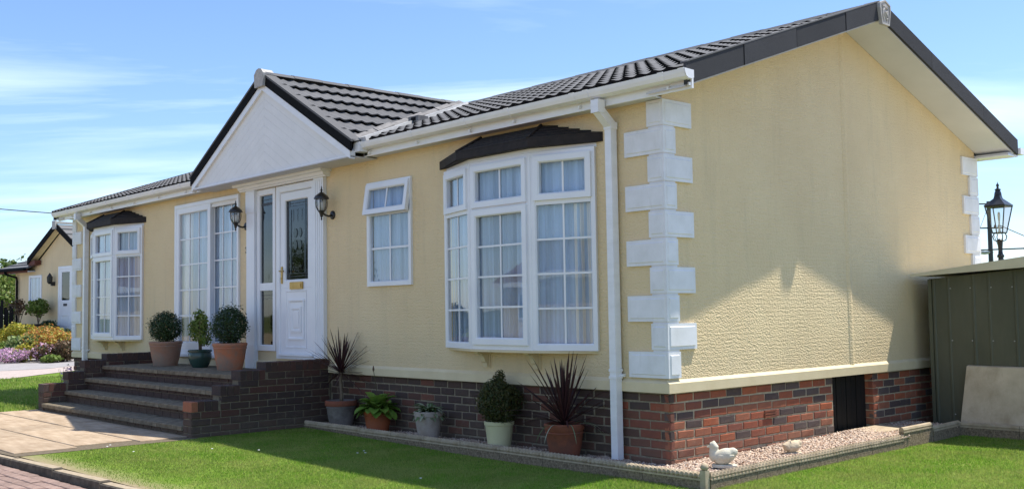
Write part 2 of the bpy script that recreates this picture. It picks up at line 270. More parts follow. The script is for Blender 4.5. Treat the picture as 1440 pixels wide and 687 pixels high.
# ------------------------------------------------------------------ mesh helpers
class MB:
    def __init__(s): s.v=[]; s.f=[]
    def add(s,vs,fs):
        o=len(s.v); s.v+= [tuple(p) for p in vs]; s.f+=[tuple(i+o for i in f) for f in fs]; return s
    def hexa(s,c):   # 8 corners: bottom 4 ccw, top 4 ccw
        return s.add(c,[(3,2,1,0),(4,5,6,7),(0,1,5,4),(1,2,6,5),(2,3,7,6),(3,0,4,7)])
    def box(s,x0,x1,y0,y1,z0,z1):
        return s.hexa([(x0,y0,z0),(x1,y0,z0),(x1,y1,z0),(x0,y1,z0),(x0,y0,z1),(x1,y0,z1),(x1,y1,z1),(x0,y1,z1)])
    def prism(s,poly,vec):
        n=len(poly); a=[Vector(p) for p in poly]; v=Vector(vec); b=[p+v for p in a]
        return s.add(a+b,[tuple(range(n))[::-1],tuple(range(n,2*n))]+[(i,(i+1)%n,(i+1)%n+n,i+n) for i in range(n)])
    def tube(s,pts,r,n=8,caps=True):
        pts=[Vector(p) for p in pts]; rs=r if isinstance(r,(list,tuple)) else [r]*len(pts); vs=[];fs=[]
        up=None
        for i,p in enumerate(pts):
            d=(pts[min(i+1,len(pts)-1)]-pts[max(i-1,0)]).normalized()
            if up is None: up=Vector((0,0,1)) if abs(d.z)<.9 else Vector((1,0,0))
            a=d.cross(up).normalized(); b=a.cross(d).normalized(); up=b
            for k in range(n): t=2*math.pi*k/n; vs.append(p+(a*math.cos(t)+b*math.sin(t))*rs[i])
        for i in range(len(pts)-1):
            for k in range(n): k2=(k+1)%n; fs.append((i*n+k,i*n+k2,(i+1)*n+k2,(i+1)*n+k))
        if caps: fs+= [tuple(range(n))[::-1],tuple((len(pts)-1)*n+k for k in range(n))]
        return s.add(vs,fs)
    def lathe(s,prof,n=28,c=(0,0,0),cap=True):
        vs=[];fs=[]
        for r,z in prof:
            for k in range(n): t=2*math.pi*k/n; vs.append((c[0]+r*math.cos(t),c[1]+r*math.sin(t),c[2]+z))
        m=len(prof)
        for i in range(m-1):
            for k in range(n): k2=(k+1)%n; fs.append((i*n+k,i*n+k2,(i+1)*n+k2,(i+1)*n+k))
        if cap: fs+=[tuple(range(n))[::-1],tuple((m-1)*n+k for k in range(n))]
        return s.add(vs,fs)
ORG={}
def mesh(name,mb,mat,smooth=False):
    me=bpy.data.meshes.new(name); me.from_pydata([tuple(v) for v in mb.v],[],mb.f); me.validate(); me.update()
    if mat: me.materials.append(M[mat] if isinstance(mat,str) else mat)
    if smooth: me.polygons.foreach_set('use_smooth',[True]*len(me.polygons))
    return me
def tag(o,label=None,cat=None,group=None,kind=None):
    if label: o['label']=label
    if cat: o['category']=cat
    if group: o['group']=group
    if kind: o['kind']=kind
    return o
def link(name,me,parent=None,loc=None,rot=None,kind=None):
    o=bpy.data.objects.new(name,me); COL.objects.link(o)
    base=Vector((0,0,0))
    if parent is not None:
        o.parent=parent; base=-Vector(ORG.get(parent.name,(0,0,0)))
    o.location=base+Vector(loc or (0,0,0))
    if rot: o.rotation_euler=rot
    if kind: o['kind']=kind
    return o
def obj(name,mb,mat,parent=None,smooth=False,kind=None,auto=None):
    me=mesh(name,mb,mat,smooth or auto is not None)
    if auto is not None: me.set_sharp_from_angle(angle=math.radians(auto))
    return link(name,me,parent,kind=kind)
def thing(name,label,cat,loc=(0,0,0),rz=0,group=None,world=False):
    o=bpy.data.objects.new(name,None); COL.objects.link(o); o.location=loc; o.rotation_euler=(0,0,rz); o.empty_display_size=.2
    tag(o,label,cat,group)
    if world: ORG[o.name]=loc
    return o
def np_mesh(name,V,Fq,mat,k):   # V (n,3) Fq (m,k)
    me=bpy.data.meshes.new(name); me.vertices.add(len(V)); me.vertices.foreach_set('co',V.astype(np.float32).ravel())
    me.loops.add(Fq.size); me.loops.foreach_set('vertex_index',Fq.astype(np.int32).ravel())
    me.polygons.add(len(Fq)); me.polygons.foreach_set('loop_start',np.arange(0,Fq.size,k,dtype=np.int32))
    me.update(calc_edges=True); me.materials.append(M[mat]); return me

# ------------------------------------------------------------------ the setting
def gz(x): return -.04-.05*min(1,max(0,(x+4.9)/2.9))
def kerb_y(x): return -3.11+.066*x
m=MB(); m.add([(-900,-900,-.32),(900,-900,-.32),(900,900,-.32),(-900,900,-.32)],[(0,1,2,3)])
obj('ground',m,'farground',kind='structure')
m=MB()
xs=[-17.9,-12,-9.84,-4.9,-3.5,-2.0,3.6]
for a,b in zip(xs,xs[1:]):
    ya,yb=kerb_y(a),kerb_y(b)
    m.add([(a,ya,gz(a)),(b,yb,gz(b)),(b,60,gz(b)),(a if a>-17 else -75,60,gz(a))],[(0,1,2,3)])
obj('lawn',m,'ground',kind='structure')
m=MB(); m.add([(-60,-11,-.19),(40,-9,-.19),(40,kerb_y(40)-.1,-.19),(-60,kerb_y(-60)-.1,-.19)],[(0,1,2,3)]); road=obj('road',m,'roadpave',kind='structure')
m=MB(); m.add([(-60,-30,-.10),(40,-30,-.10),(40,-9,-.10),(-60,-11,-.10)],[(0,1,2,3)]); obj('verge',m,'ground',kind='structure')
m=MB(); m.add([(3.6,kerb_y(3.6),-.086),(40,kerb_y(40),-.086),(40,60,-.086),(3.6,60,-.086)],[(0,1,2,3)]); obj('added_bounce_paving',m,'bouncepave',kind='structure')  # unseen pale paving added to bounce warm light onto the gable
# strip of pink paving, then the side road, beyond the left lawn
m=MB(); m.add([(-18.1,-6,-.03),(-18.1,.2,-.03),(-62,45,-.03),(-66,45,-.03),(-22.2,2.2,-.03),(-22.2,-6,-.03)],[(0,5,4,3,2,1)]); obj('pavement',m,'pinkpave',kind='structure')
m=MB(); m.add([(-21.9,-6,-.026),(-21.9,2.4,-.026),(-60,40,-.026),(-78,40,-.026),(-38,4.5,-.026),(-38,-6,-.026)],[(0,5,4,3,2,1)]); obj('side_road',m,'asphalt',kind='structure')
# pavers of the road that can be told apart
def bevbox(lx,ly,lz,b=.006,jit=0):
    m=MB(); j=lambda: random.uniform(-jit,jit)
    z0=-lz
    lo=[(0,0),(lx,0),(lx,ly),(0,ly)]
    vs=[(x+j(),y+j(),z0) for x,y in lo]+[(x,y,-b) for x,y in lo]+[(b,b,j()*.5),(lx-b,b,j()*.5),(lx-b,ly-b,j()*.5),(b,ly-b,j()*.5)]
    m.add(vs,[(i,(i+1)%4,(i+1)%4+4,i+4) for i in range(4)]+[(i+4,(i+1)%4+4,(i+1)%4+8,i+8) for i in range(4)]+[(8,9,10,11)])
    return m
pv=[mesh('paver',bevbox(.205,.098,.05,.006,.003),'paver') for _ in range(3)]
th=math.atan(.066); n=0
for r in range(9):
    for k in range(34):
        u=-6.9+k*.213+(r%2)*.106; v=-.13-(r+1)*.105
        x=u*math.cos(th)-v*math.sin(th); y=-3.11+u*math.sin(th)+v*math.cos(th)
        d=math.hypot(x-CX,y-CY)
        if x>-1.9 or n>=300: continue
        o=link('paver',random.choice(pv),road,(x,y,gz(x)-.062+random.uniform(-.003,.003)),(0,0,th)); n+=1
# kerb
kerb=thing('kerb','low grey concrete kerb between the lawn and the brick paved road','kerb',(-5,kerb_y(-5)-.06,-.12),world=True)
ks=[mesh('kerb_stone',bevbox(.905,.10,.20,.012,.003),'kerbs') for _ in range(2)]
for k_ in ks:
    k_.materials.append(M['kerbtop']); k_.polygons[8].material_index=1; k_.polygons[6].material_index=1
for k in range(22):
    x=-14+k*.914
    link('kerb_stone',ks[k%2],kerb,(x,kerb_y(x)-.10,gz(x)-.004),(0,0,th))
# garden path
path=obj('path',MB().add([(-9.95,-1.66,-.036),(-9.95,-3.80,-.036),(-4.93,-3.47,-.036),(-4.93,-1.66,-.036)],[(0,1,2,3)]),'joint',kind='structure')
rows=[(-2.21,.54),(-2.82,.60),(-3.43,.60)]
slm={}
for r,(y0,dy) in enumerate(rows):
    x=-9.93+(0,.45,.2)[r]*0
    widths=[(.9,.6,.9,.9,.6,.9),(.45,.9,.9,.6,.9,.9),(.9,.9,.6,.9,.9,.6)][r]
    for w in widths:
        if x+w>-4.93: w=-4.93-x
        if w<.1: break
        y0b=y0; y1=y0+dy
        if r==2: y0b=max(y0,kerb_y(x)-.02)
        mm=bevbox(w-.012,y1-y0b-.012,.04,.005,.002)
        o=link('paving_slab',mesh('paving_slab',mm,'slab'),path,(x+.006,y0b+.006,-.027+random.uniform(-.002,.002))); x+=w
# last row of path pieces down to the kerb
for k in range(6):
    x=-9.93+k*.84; y1=-3.436; y0=kerb_y(x)+.005
    if y1-y0>.05: link('paving_slab',mesh('paving_slab',bevbox(.828,y1-y0-.012,.04,.005,.002),'slab'),path,(x,y0,-.028))

# ------------------------------------------------------------------ park home
HL,HW=13.325,5.778; YR=HW/2
HC=(-HL/2,YR,0)
home=thing('park_home','long cream park home with grey tiled roof, white porch gable and two bay windows','bungalow',HC,world=True)
ZB=.557; SL=.345; EY=-.215; EZ=3.089
def rz_(y): return EZ+SL*(min(y,HW-y)-EY)      # top of the roof deck
GX=.40
# front wall with openings
def wall_grid(m,x0,x1,z0,z1,holes,y):
    X=sorted({x0,x1,*[h[0] for h in holes],*[h[1] for h in holes]}); Z=sorted({z0,z1,*[h[2] for h in holes],*[h[3] for h in holes]})
    for a,b in zip(X,X[1:]):
        for c,d in zip(Z,Z[1:]):
            cx,cz=(a+b)/2,(c+d)/2
            if any(h[0]<cx<h[1] and h[2]<cz<h[3] for h in holes): continue
            m.add([(a,y,c),(b,y,c),(b,y,d),(a,y,d)],[(0,1,2,3)])
BAYS=[(-2.825,-.745),(-12.41,-10.33)]
holes=[(b[0]+.07,b[1]-.07,.95,2.60) for b in BAYS]+[(-4.18,-3.45,1.58,2.63),(-9.12,-7.26,.74,2.80),(-6.70,-6.30,.82,2.80),(-6.14,-5.36,.74,2.78)]
m=MB(); wall_grid(m,-HL,0,ZB+.02,3.02,holes,0)
for h in holes:   # reveals
    a,b,c,d=h; m.add([(a,0,c),(b,0,c),(b,0,d),(a,0,d),(a,.12,c),(b,.12,c),(b,.12,d),(a,.12,d)],[(0,4,5,1),(1,5,6,2),(2,6,7,3),(3,7,4,0)])
m.add([(0,0,ZB+.02),(0,HW,ZB+.02),(0,HW,rz_(HW)-.135),(0,YR,rz_(YR)-.135),(0,0,rz_(0)-.135)],[(0,1,2,3,4)])
m.add([(-HL,0,ZB+.02),(-HL,HW,ZB+.02),(-HL,HW,rz_(HW)-.135),(-HL,YR,rz_(YR)-.135),(-HL,0,rz_(0)-.135)],[(4,3,2,1,0)])
m.add([(0,HW,ZB),(-HL,HW,ZB),(-HL,HW,3.02),(0,HW,3.02)],[(0,1,2,3)])
obj('wall',m,'clad',home)
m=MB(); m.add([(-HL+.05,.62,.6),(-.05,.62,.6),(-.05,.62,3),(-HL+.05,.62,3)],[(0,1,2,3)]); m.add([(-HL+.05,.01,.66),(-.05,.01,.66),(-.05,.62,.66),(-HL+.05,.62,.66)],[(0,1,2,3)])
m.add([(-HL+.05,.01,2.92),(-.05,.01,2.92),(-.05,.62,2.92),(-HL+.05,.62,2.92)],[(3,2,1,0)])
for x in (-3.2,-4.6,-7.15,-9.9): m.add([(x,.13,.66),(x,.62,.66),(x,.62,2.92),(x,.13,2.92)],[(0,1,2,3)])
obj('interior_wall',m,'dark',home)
# drip band at the foot of the cladding, chamfered on top
def band(m,y,z0=ZB,z1=ZB+.092,t=.026):
    pass
m=MB()
prof=[(0,ZB),(.028,ZB),(.028,ZB+.078),(.0,ZB+.105)]
m.prism([(-HL,-t,z) for t,z in prof],(HL,0,0))
obj('drip_band',m,'cream',home)
m=MB(); m.prism([(t,-.028,z) for t,z in prof],(0,HW+.03,0)); obj('drip_band',m,'cream',home)
# vertical cover strip on the gable
m=MB(); m.prism([(0,2.785,0),(.006,2.80,0),(.012,2.835,0),(.006,2.87,0),(0,2.885,0)],(0,0,1))
m.v=[(v[0],v[1],(ZB+.09) if v[2]==0 else rz_(v[1])-.137) for v in m.v]
obj('cover_strip',m,'clad',home)
# ---- brick skirt
def brick_mesh(l,h=.065,d=.05,mat='brickdark',b=.007,jit=.0035):
    # face on the -Y side, origin at lower left of the face
    j=lambda:random.uniform(-jit,jit)
    o=[(0,0),(l,0),(l,h),(0,h)]
    vs=[(x+j(),d,z+j()) for x,z in o]+[(x+j(),b,z+j()) for x,z in o]+[(b+j()*.5,j()*.4,b),(l-b+j()*.5,j()*.4,b),(l-b,j()*.4,h-b),(b,j()*.4,h-b)]
    m=MB(); m.add(vs,[(i,(i+1)%4,(i+1)%4+4,i+4) for i in range(4)]+[(i+4,(i+1)%4+4,(i+1)%4+8,i+8) for i in range(4)]+[(8,9,10,11)])
    return mesh('brick',m,mat)
_bc={}
def bmesh_(l,h,mat):
    k=(round(l,3),round(h,3),mat,random.randrange(3))
    if k not in _bc: _bc[k]=brick_mesh(l,h,.05,mat)
    return _bc[k]
def lay(parent,org,direc,length,z0,z1,mat,first=0.0,pitch=.225,cp=.0752,joint=.0125,rotz=0,ztop=None,limit=10**9,stag=.1125):
    """courses of bricks along a direction; face normal is to the right of travel"""
    n=0; z=z0; c=0
    while z<z1-.02:
        h=min(cp-joint,z1-z-.003)
        s=-(stag if c%2 else 0)+first
        while s<length-.02:
            a=max(s,0); b=min(s+pitch-joint,length)
            if b-a>.03:
                if ztop is None or z+h<=ztop(a,b)+.004:
                    ln=round((b-a)/.005)*.005
                    if n<limit:
                        link('brick',bmesh_(ln,h,mat),parent,(org[0]+direc[0]*a-direc[1]*0,org[1]+direc[1]*a,z+random.uniform(-.0018,.0018)),(random.uniform(-.02,.02),random.uniform(-.009,.009),rotz)); n+=1
            s+=pitch
        z+=cp; c+=1
    return n
def wallbox(name,x0,x1,y0,y1,z0,z1,mat,parent): return obj(name,MB().box(x0,x1,y0,y1,z0,z1),mat,parent)
sk1=wallbox('brick_skirt_wall',-5.06,-.03,.0165,.13,-.15,ZB-.002,'mortarf',home)
lay(sk1,(-5.03,.010),(1,0),4.38,-.045,ZB,'brickdark',first=.03)
lay(sk1,(-.6425,.010),(1,0),.6425,-.045,ZB,'brickcorner',first=-.02)
sk2m=MB(); sk2m.box(-.13,-.0165,.022,2.480,-.15,ZB-.002)
sk2=obj('brick_skirt_wall',sk2m,'mortar',home); sk4=wallbox('brick_skirt_wall',-.25,-.0165,3.2465,HW,-.15,ZB-.002,'mortar',home)
lay(sk2,(-.010,.010),(0,1),2.475,-.045,ZB,'brickred',first=-.01,rotz=math.pi/2)
lay(sk4,(-.010,3.24),(0,1),1.45,-.045,ZB,'brickred',first=.0,rotz=math.pi/2)
lay(sk4,(-.115,3.24),(1,0),.105,-.045,ZB,'brickred',rotz=0,first=.0)
mm=MB(); mm.box(-.13,-.02,4.225,HW,-.045,ZB-.001)
sk3=wallbox('brick_skirt_wall',-HL+.02,-9.84,.020,.13,-.15,ZB-.002,'mortar',home)
lay(sk3,(-HL,.010),(1,0),3.48,-.045,ZB,'brickdark',first=.03)
m=MB(); m.box(-HL+.02,-.3,.13,.2,-.1,ZB-.01); m.box(-HL+.01,-HL+.12,.022,HW,-.15,ZB-.003); obj('plinth_core',m,'dark',home)
# black slatted hatch in the skirt
hatch=obj('vent_hatch',MB().box(-.13,-.11,2.481,3.239,-.02,ZB-.002),'vent',home)
for k in range(8): obj('board',MB().box(-.109,-.092-.003*(k%2),2.49+k*.0935,2.49+k*.0935+.086,-.015,ZB-.006),'vent',hatch)
obj('latch',MB().box(-.091,-.082,2.49,2.62,.26,.272),'leadstrip',hatch)
# airbrick
obj('air_brick',MB().box(-.012,.002,1.325,1.50,.255,.272).box(-.012,.002,1.325,1.50,.280,.296).box(-.012,.002,1.325,1.50,.304,.319),'terra3',home)
# ---- quoins
def quoin(name,cx,cy,sx,sy,lx,ly,z,h=.212):
    """wraps the corner (cx,cy); sx,sy point outward"""
    t=.024; m=MB(); x0,x1=sorted((cx+sx*t,cx-sx*lx)); 
    ya,yb=sorted((cy+sy*t,cy)); m.box(x0,x1,ya,yb,z,z+h)
    y0,y1=sorted((cy,cy-sy*ly)); xa,xb=sorted((cx+sx*t,cx)); m.box(xa,xb,y0,y1,z,z+h)
    # raised panels, bevelled
    def panel(a,b,zz0,zz1,f):
        i=.022; j=.030; k=.006
        o=[(a+i,zz0+i),(b-i,zz0+i),(b-i,zz1-i),(a+i,zz1-i)]; p=[(a+j,zz0+j),(b-j,zz0+j),(b-j,zz1-j),(a+j,zz1-j)]
        m.add([f(u,v,-.001) for u,v in o]+[f(u,v,k) for u,v in p],[(0,1,5,4),(1,2,6,5),(2,3,7,6),(3,0,4,7),(4,5,6,7)])
    panel(x0,x1,z,z+h,lambda u,v,w:(u,cy+sy*(t+w),v))
    panel(y0-(t if sy<0 else 0),y1+(t if sy>0 else 0),z,z+h,lambda u,v,w:(cx+sx*(t+w),u,v))
    return obj(name,m,'quoin',home)
QZ0,QP=.676,.2292
for k in range(10):
    z=QZ0+k*QP; odd=k%2==0
    quoin('quoin',0,0,1,-1,.40 if odd else .15,.135 if odd else .35,z)
    quoin('quoin',0,HW,1,1,.40 if odd else .15,.20 if odd else .37,z)
    quoin('quoin',-HL,0,-1,-1,.40 if odd else .15,.135 if odd else .35,z)
m=MB()
for cx,cy,s in((0,0,1),(-HL,0,-1)): 
    x0,x1=sorted((cx+s*.014,cx-s*.14)); obj('quoin_backing',MB().box(x0,x1,cy-.014,cy+.13,QZ0,QZ0+10*QP-.02),'quoin',home)
m.box(-.14,.014,HW-.17,HW+.014,QZ0,QZ0+10*QP-.02)
obj('quoin_backing',m,'quoin',home)
# ---- main roof
mr=obj('main_roof',MB().add([(-HL-GX,EY,EZ),(GX,EY,EZ),(GX,YR,rz_(YR)),(-HL-GX,YR,rz_(YR)),(GX,HW-EY,EZ),(-HL-GX,HW-EY,EZ),
   (-HL-GX,EY+.01,EZ-.06),(GX,EY+.01,EZ-.06),(GX,YR,rz_(YR)-.06),(-HL-GX,YR,rz_(YR)-.06),(GX,HW-EY-.01,EZ-.06),(-HL-GX,HW-EY-.01,EZ-.06)],
   [(0,1,2,3),(3,2,4,5),(7,6,9,8),(8,9,11,10),(1,0,6,7),(5,4,10,11),(1,7,8,2),(2,8,10,4),(0,3,9,6),(3,5,11,9)]),'deck',home)
TP=.15
def tilemesh(nw,L=.40,lift=.050,black=False):
    """metal roof tile of nw waves; u along the eave, v up the slope, w off the deck"""
    hs=[0,.003,.012,.020,.013,.004]; m=MB(); U=[]; 
    for i in range(nw*6+1): U.append((i*TP/6,hs[i%6]))
    a=[(u,-.010-h*.5,h+lift-.014 if not black else .001) for u,h in U]; b=[(u,-.012-h*.5,h+lift) for u,h in U]; c=[(u,L,h+.004) for u,h in U]; n=len(U)
    m.add(a+b+c,[(i,i+1,i+1+n,i+n) for i in range(n-1)]+[(i+n,i+1+n,i+1+2*n,i+2*n) for i in range(n-1)])
    me=mesh('roof_tile',m,'tile')
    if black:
        me.materials.append(M['barge_and_shade_black'])  # black tile fronts: the shade of each course step put into the colour
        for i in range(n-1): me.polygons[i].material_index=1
    return me
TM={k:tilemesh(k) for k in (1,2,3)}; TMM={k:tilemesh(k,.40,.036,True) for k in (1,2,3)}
PX,PHW,PAZ,PS=-5.98,1.93,4.15,.555      # porch gable: centre, half width, deck apex, slope
PY=-.34
ang=math.atan(SL); ca=math.cos(ang); sa=math.sin(ang)
slope=(YR-EY)/ca; NR=9; CPv=slope/NR
cnt=0
for r in range(NR):
    y=EY-.02+r*CPv*ca; z=EZ+(y-EY)*SL
    x=-HL-GX-.01
    half=(PAZ-z)/PS
    segs=[(x,GX)] if half<.15 else [(x,PX-half+.12),(PX+half+.13,GX)]
    for sa_,sb_ in segs:
        x=-HL-GX-.01+math.ceil((sa_+HL+GX+.01)/TP-1e-6)*TP; kk=round((x+HL+GX+.01)/TP)%3
        while x<sb_-.08:
            nw=3-kk if kk else 3
            nw=max(1,min(nw,int((sb_-x)/TP+.5))); kk=0
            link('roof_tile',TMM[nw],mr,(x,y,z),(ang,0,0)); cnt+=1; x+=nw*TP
# rear slope, out of sight
m=MB()
for r in range(NR):
    y=HW-EY-r*CPv*ca; z=EZ+r*CPv*sa
    m.add([(-HL-GX,y,z+.03),(GX,y,z+.03),(GX,y-CPv*ca,z+CPv*sa+.004),(-HL-GX,y-CPv*ca,z+CPv*sa+.004)],[(1,0,3,2)])
obj('rear_tile_courses',m,'tile',mr,kind='stuff')
# ridge caps
rc=MB(); P=[(-.105,-.030),(-.06,.012),(0,.028),(.06,.012),(.105,-.030),(0,-.02)]
k=0; x=-HL-GX
while x<GX-.01:
    xe=min(x+.40,GX); m=MB(); e=.004*(k%2)
    m.prism([(x,YR+a,rz_(YR)+.035+b+e) for a,b in P],(xe-x-.006,0,0)); obj('ridge_cap',m,'tile',mr); x=xe; k+=1
# barge boards on the gable (granular charcoal) in lengths
def rake(name,mat,y0,y1,up,dn,x0,x1,parent):
    m=MB(); p=[(x0,y0,rz_(y0)+up),(x0,y1,rz_(y1)+up),(x0,y1,rz_(y1)-dn),(x0,y0,rz_(y0)-dn)]
    if y1<y0: p=p[::-1]
    m.prism(p,(x1-x0,0,0)); return obj(name,m,mat,parent)
cuts=[EY,.56,1.36,2.20,YR-.03]
for a,b in zip(cuts,cuts[1:]): rake('barge_board','barge',a,b-.012,.058,.120,GX+.001,GX+.028+.004*(cuts.index(a)%2),home)
cuts=[YR+.03,3.9,5.1,HW-EY]
for a,b in zip(cuts,cuts[1:]): rake('barge_board','barge',a,b-.004,.058,.120,GX+.001,GX+.028,home)
for a,b in ((EY,YR-.03),(YR+.03,HW-EY)): rake('barge_board','barge',a,b,.058,.120,-HL-GX-.028,-HL-GX-.001,home)
# light metal lip along the top of the front barge
rake('barge_trim','tile',EY,YR-.05,.070,-.0585,GX-.03,GX+.034,home)
# soffits under the verge
m=MB()
for a,b in((EY+.02,YR),(YR,HW-EY-.02)):
    m.prism([(0.0,a,rz_(a)-.118),(0.0,b,rz_(b)-.118),(0.0,b,rz_(b)-.133),(0.0,a,rz_(a)-.133)] ,(GX,0,0))
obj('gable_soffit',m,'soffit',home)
m=MB()
for a,b in((EY+.02,YR),(YR,HW-EY-.02)):
    m.prism([(-HL-GX,a,rz_(a)-.118),(-HL-GX,b,rz_(b)-.118),(-HL-GX,b,rz_(b)-.133),(-HL-GX,a,rz_(a)-.133)] ,(GX,0,0))
obj('gable_soffit',m,'soffit',home)
obj('gable_trim',MB().prism([(.002,0.0,rz_(0)-.1331),(.002,YR,rz_(YR)-.1331),(.002,YR,rz_(YR)-.155),(.002,0.0,rz_(0)-.155)],(.012,0,0)),'clad',home)
# shield cap at the apex with its raised emblem
m=MB(); q=[(-.10,.075),(0,.115),(.10,.075),(.105,.03),(.07,-.135),(-.07,-.135),(-.105,.03)]
AZ=rz_(YR)-.055
m.prism([(GX+.03,YR+a,AZ+b) for a,b in q],(.028,0,0)); cap=obj('finial_cap',m,'rail',home)
m=MB()
for i in range(len(q)):
    a=q[i]; b=q[(i+1)%len(q)]; s=.86
    m.hexa([(GX+.058,YR+a[0],AZ+a[1]),(GX+.058,YR+b[0],AZ+b[1]),(GX+.058,YR+b[0]*s,AZ+b[1]*s),(GX+.058,YR+a[0]*s,AZ+a[1]*s),(GX+.066,YR+a[0],AZ+a[1]),(GX+.066,YR+b[0],AZ+b[1]),(GX+.066,YR+b[0]*s,AZ+b[1]*s),(GX+.066,YR+a[0]*s,AZ+a[1]*s)])
m.prism([(GX+.058,YR-.05,AZ+.055),(GX+.058,YR,AZ+.075),(GX+.058,YR+.05,AZ+.055),(GX+.058,YR+.05,AZ+.047),(GX+.058,YR-.05,AZ+.047)],(.006,0,0))
obj('rim',m,'rail',cap)
m=MB()
for pts in ([(-.045,.04),(-.05,-.03),(-.03,-.09)],[(-.045,.0),(-.01,.03),(.0,.05)],[(-.035,-.02),(.0,-.05),(.03,-.09)],[(.01,.04),(.045,.03),(.035,-.0),(.0,-.01),(.03,-.03),(.05,-.06),(.02,-.075)]):
    m.tube([(GX+.061,YR+a,AZ+b) for a,b in pts],.008,6)
obj('emblem',m,'rail',cap)
# fascia and gutters
def fascia(x0,x1):
    m=MB(); m.box(x0,x1,-.172,-.150,2.945,3.055); obj('fascia',m,'gutterw',home)
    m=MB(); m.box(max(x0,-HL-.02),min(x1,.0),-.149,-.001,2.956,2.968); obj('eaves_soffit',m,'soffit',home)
fascia(-4.06,.445); fascia(-13.62,-7.90)
GP=[(-.174,3.082),(-.174,3.022),(-.195,3.012),(-.240,3.012),(-.268,3.026),(-.282,3.055),(-.290,3.085)]
def gutter(x0,x1):
    m=MB(); n=len(GP); inner=[(min(y+.006 if i>3 else y-.0,-.178) if i>3 else (y if i<1 else y),z) for i,(y,z) in enumerate(GP)]
    out=[(x,y,z) for x in(x0,x1) for y,z in GP]; 
    ins=[(x,y+(-.006 if i<2 else (.006 if i>3 else 0)),z+(.006 if 1<=i<=4 else 0)) for x in(x0,x1) for i,(y,z) in enumerate(GP)]
    m.add(out+ins,[(i,i+1,n+i+1,n+i) for i in range(n-1)]+[(2*n+i+1,2*n+i,3*n+i,3*n+i+1) for i in range(n-1)]+[(n-1,3*n-1,4*n-1,2*n-1),(0,n,3*n,2*n)])
    for x in (x0,x1-.005): m.prism([(x,y,z) for y,z in GP],(.005,0,0))
    g=obj('gutter',m,'gutterw',home)
    return g
def clip(g,x):
    m=MB(); c=(-.232,3.05); k=1.10
    P=[(c[0]+(y-c[0])*k if y<-.18 else y,c[1]+(z-c[1])*k) for y,z in GP]; P=[(min(y,-.1735),z) for y,z in P]
    m.prism([(x,y,z) for y,z in P],(.055,0,0)); m.box(x+.015,x+.035,-.20,-.1725,2.965,2.99); obj('gutter_bracket',m,'gutterw',g)
g1=gutter(-4.06,.470); g2=gutter(-13.64,-7.90)
for x in (.405,.20,-.62,-.78,-1.62,-2.25,-3.1,-3.95): clip(g1,x)
for x in (-13.64,-12.95,-12.1,-11.2,-10.3,-9.4,-8.5,-7.98): clip(g2,x)
# rear eave gutter end, seen past the verge
m=MB(); m.box(-HL,GX+.03,HW+.28,HW+.40,2.985,3.06); m.box(-HL,GX,HW+.15,HW+.172,2.94,3.03); m.box(-HL,GX,HW,HW+.149,2.95,2.965); obj('rear_gutter',m,'gutterw',home)
m=MB(); m.box(-.01,GX-.005,HW+.01,HW+.27,2.955,2.99); obj('eaves_box_end',m,'soffit',home)
# dark cut end above front gutter
obj('eave_filler',MB().prism([(GX-.002,EY+.01,EZ-.07),(GX-.002,-.175,EZ-.07),(GX-.002,-.175,EZ-.02),(GX-.002,EY+.01,EZ-.02)],(.03,0,0)),'barge',home)
# ---- porch gable
pr=MB(); e=PHW
def pz(d): return PAZ-PS*abs(d)
yv=lambda z: EY+(z-EZ)/SL      # where the main slope reaches height z
A=(PX,PY,PAZ); B=(PX+e,PY,pz(e)); Cc=(PX-e,PY,pz(e)); 
yb=YR-.02; 
pr.add([A,(PX,yb,PAZ),(PX+e,EY,pz(e)),B, Cc,(PX-e,EY,pz(e))],[(0,3,2,1),(0,1,5,4)])
proof=obj('porch_roof',pr,'deck',home)
pang=math.atan(PS); pca=math.cos(pang); psl=e/pca; PNR=6; pcp=psl/PNR
for r in range(PNR):
    d=e+.03-r*pcp*pca; z=pz(d)+.002; 
    # valley y for this row at its lower edge and upper edge
    y_end=max(.0,yv(z)+.02)
    y=PY-.005
    nt_=max(1,int((y_end+.34-y)/TP))
    while nt_>0:
        k=min(3,nt_); link('roof_tile',TM[k],proof,(PX+d,y,z),(pang,0,math.pi/2)); y+=k*TP; nt_-=k
# left slope tiles
for r in range(PNR):
    d=e+.03-r*pcp*pca; z=pz(d)+.002; y_end=max(.0,yv(z)+.02); y=PY-.005; nt_=max(1,int((y_end+.05-y)/TP)); y=PY+nt_*TP
    m=MB(); link('roof_tile',TM[min(3,nt_)],proof,(PX-d,PY+min(3,nt_)*TP,z),(pang,0,-math.pi/2))
m=MB(); m.add([(PX,PY,PAZ+.02),(PX-e,PY,pz(e)+.02),(PX-e,EY,pz(e)+.02),(PX,yb,PAZ+.02)],[(0,3,2,1)]); obj('left_tile_courses',m,'tile',proof,kind='stuff')
for s_ in(1,-1):
    m=MB(); p=[(PX,PY-.034,PAZ+.066),(PX+s_*(e+.045),PY-.034,pz(e+.045)+.066),(PX+s_*(e+.045),PY-.034,pz(e+.045)+.04),(PX,PY-.034,PAZ+.04)]; m.prism(p if s_<0 else p[::-1],(0,.15,0)); obj('verge_strip',m,'tile',proof)
# porch ridge caps
k=0; y=PY-.01
while y<yb-.05:
    ye=min(y+.40,yb); ee=.004*(k%2); m=MB(); m.prism([(PX+a,y,PAZ+.045+b+ee) for a,b in P],(0,ye-y-.006,0)); obj('ridge_cap',m,'tile',proof); y=ye; k+=1
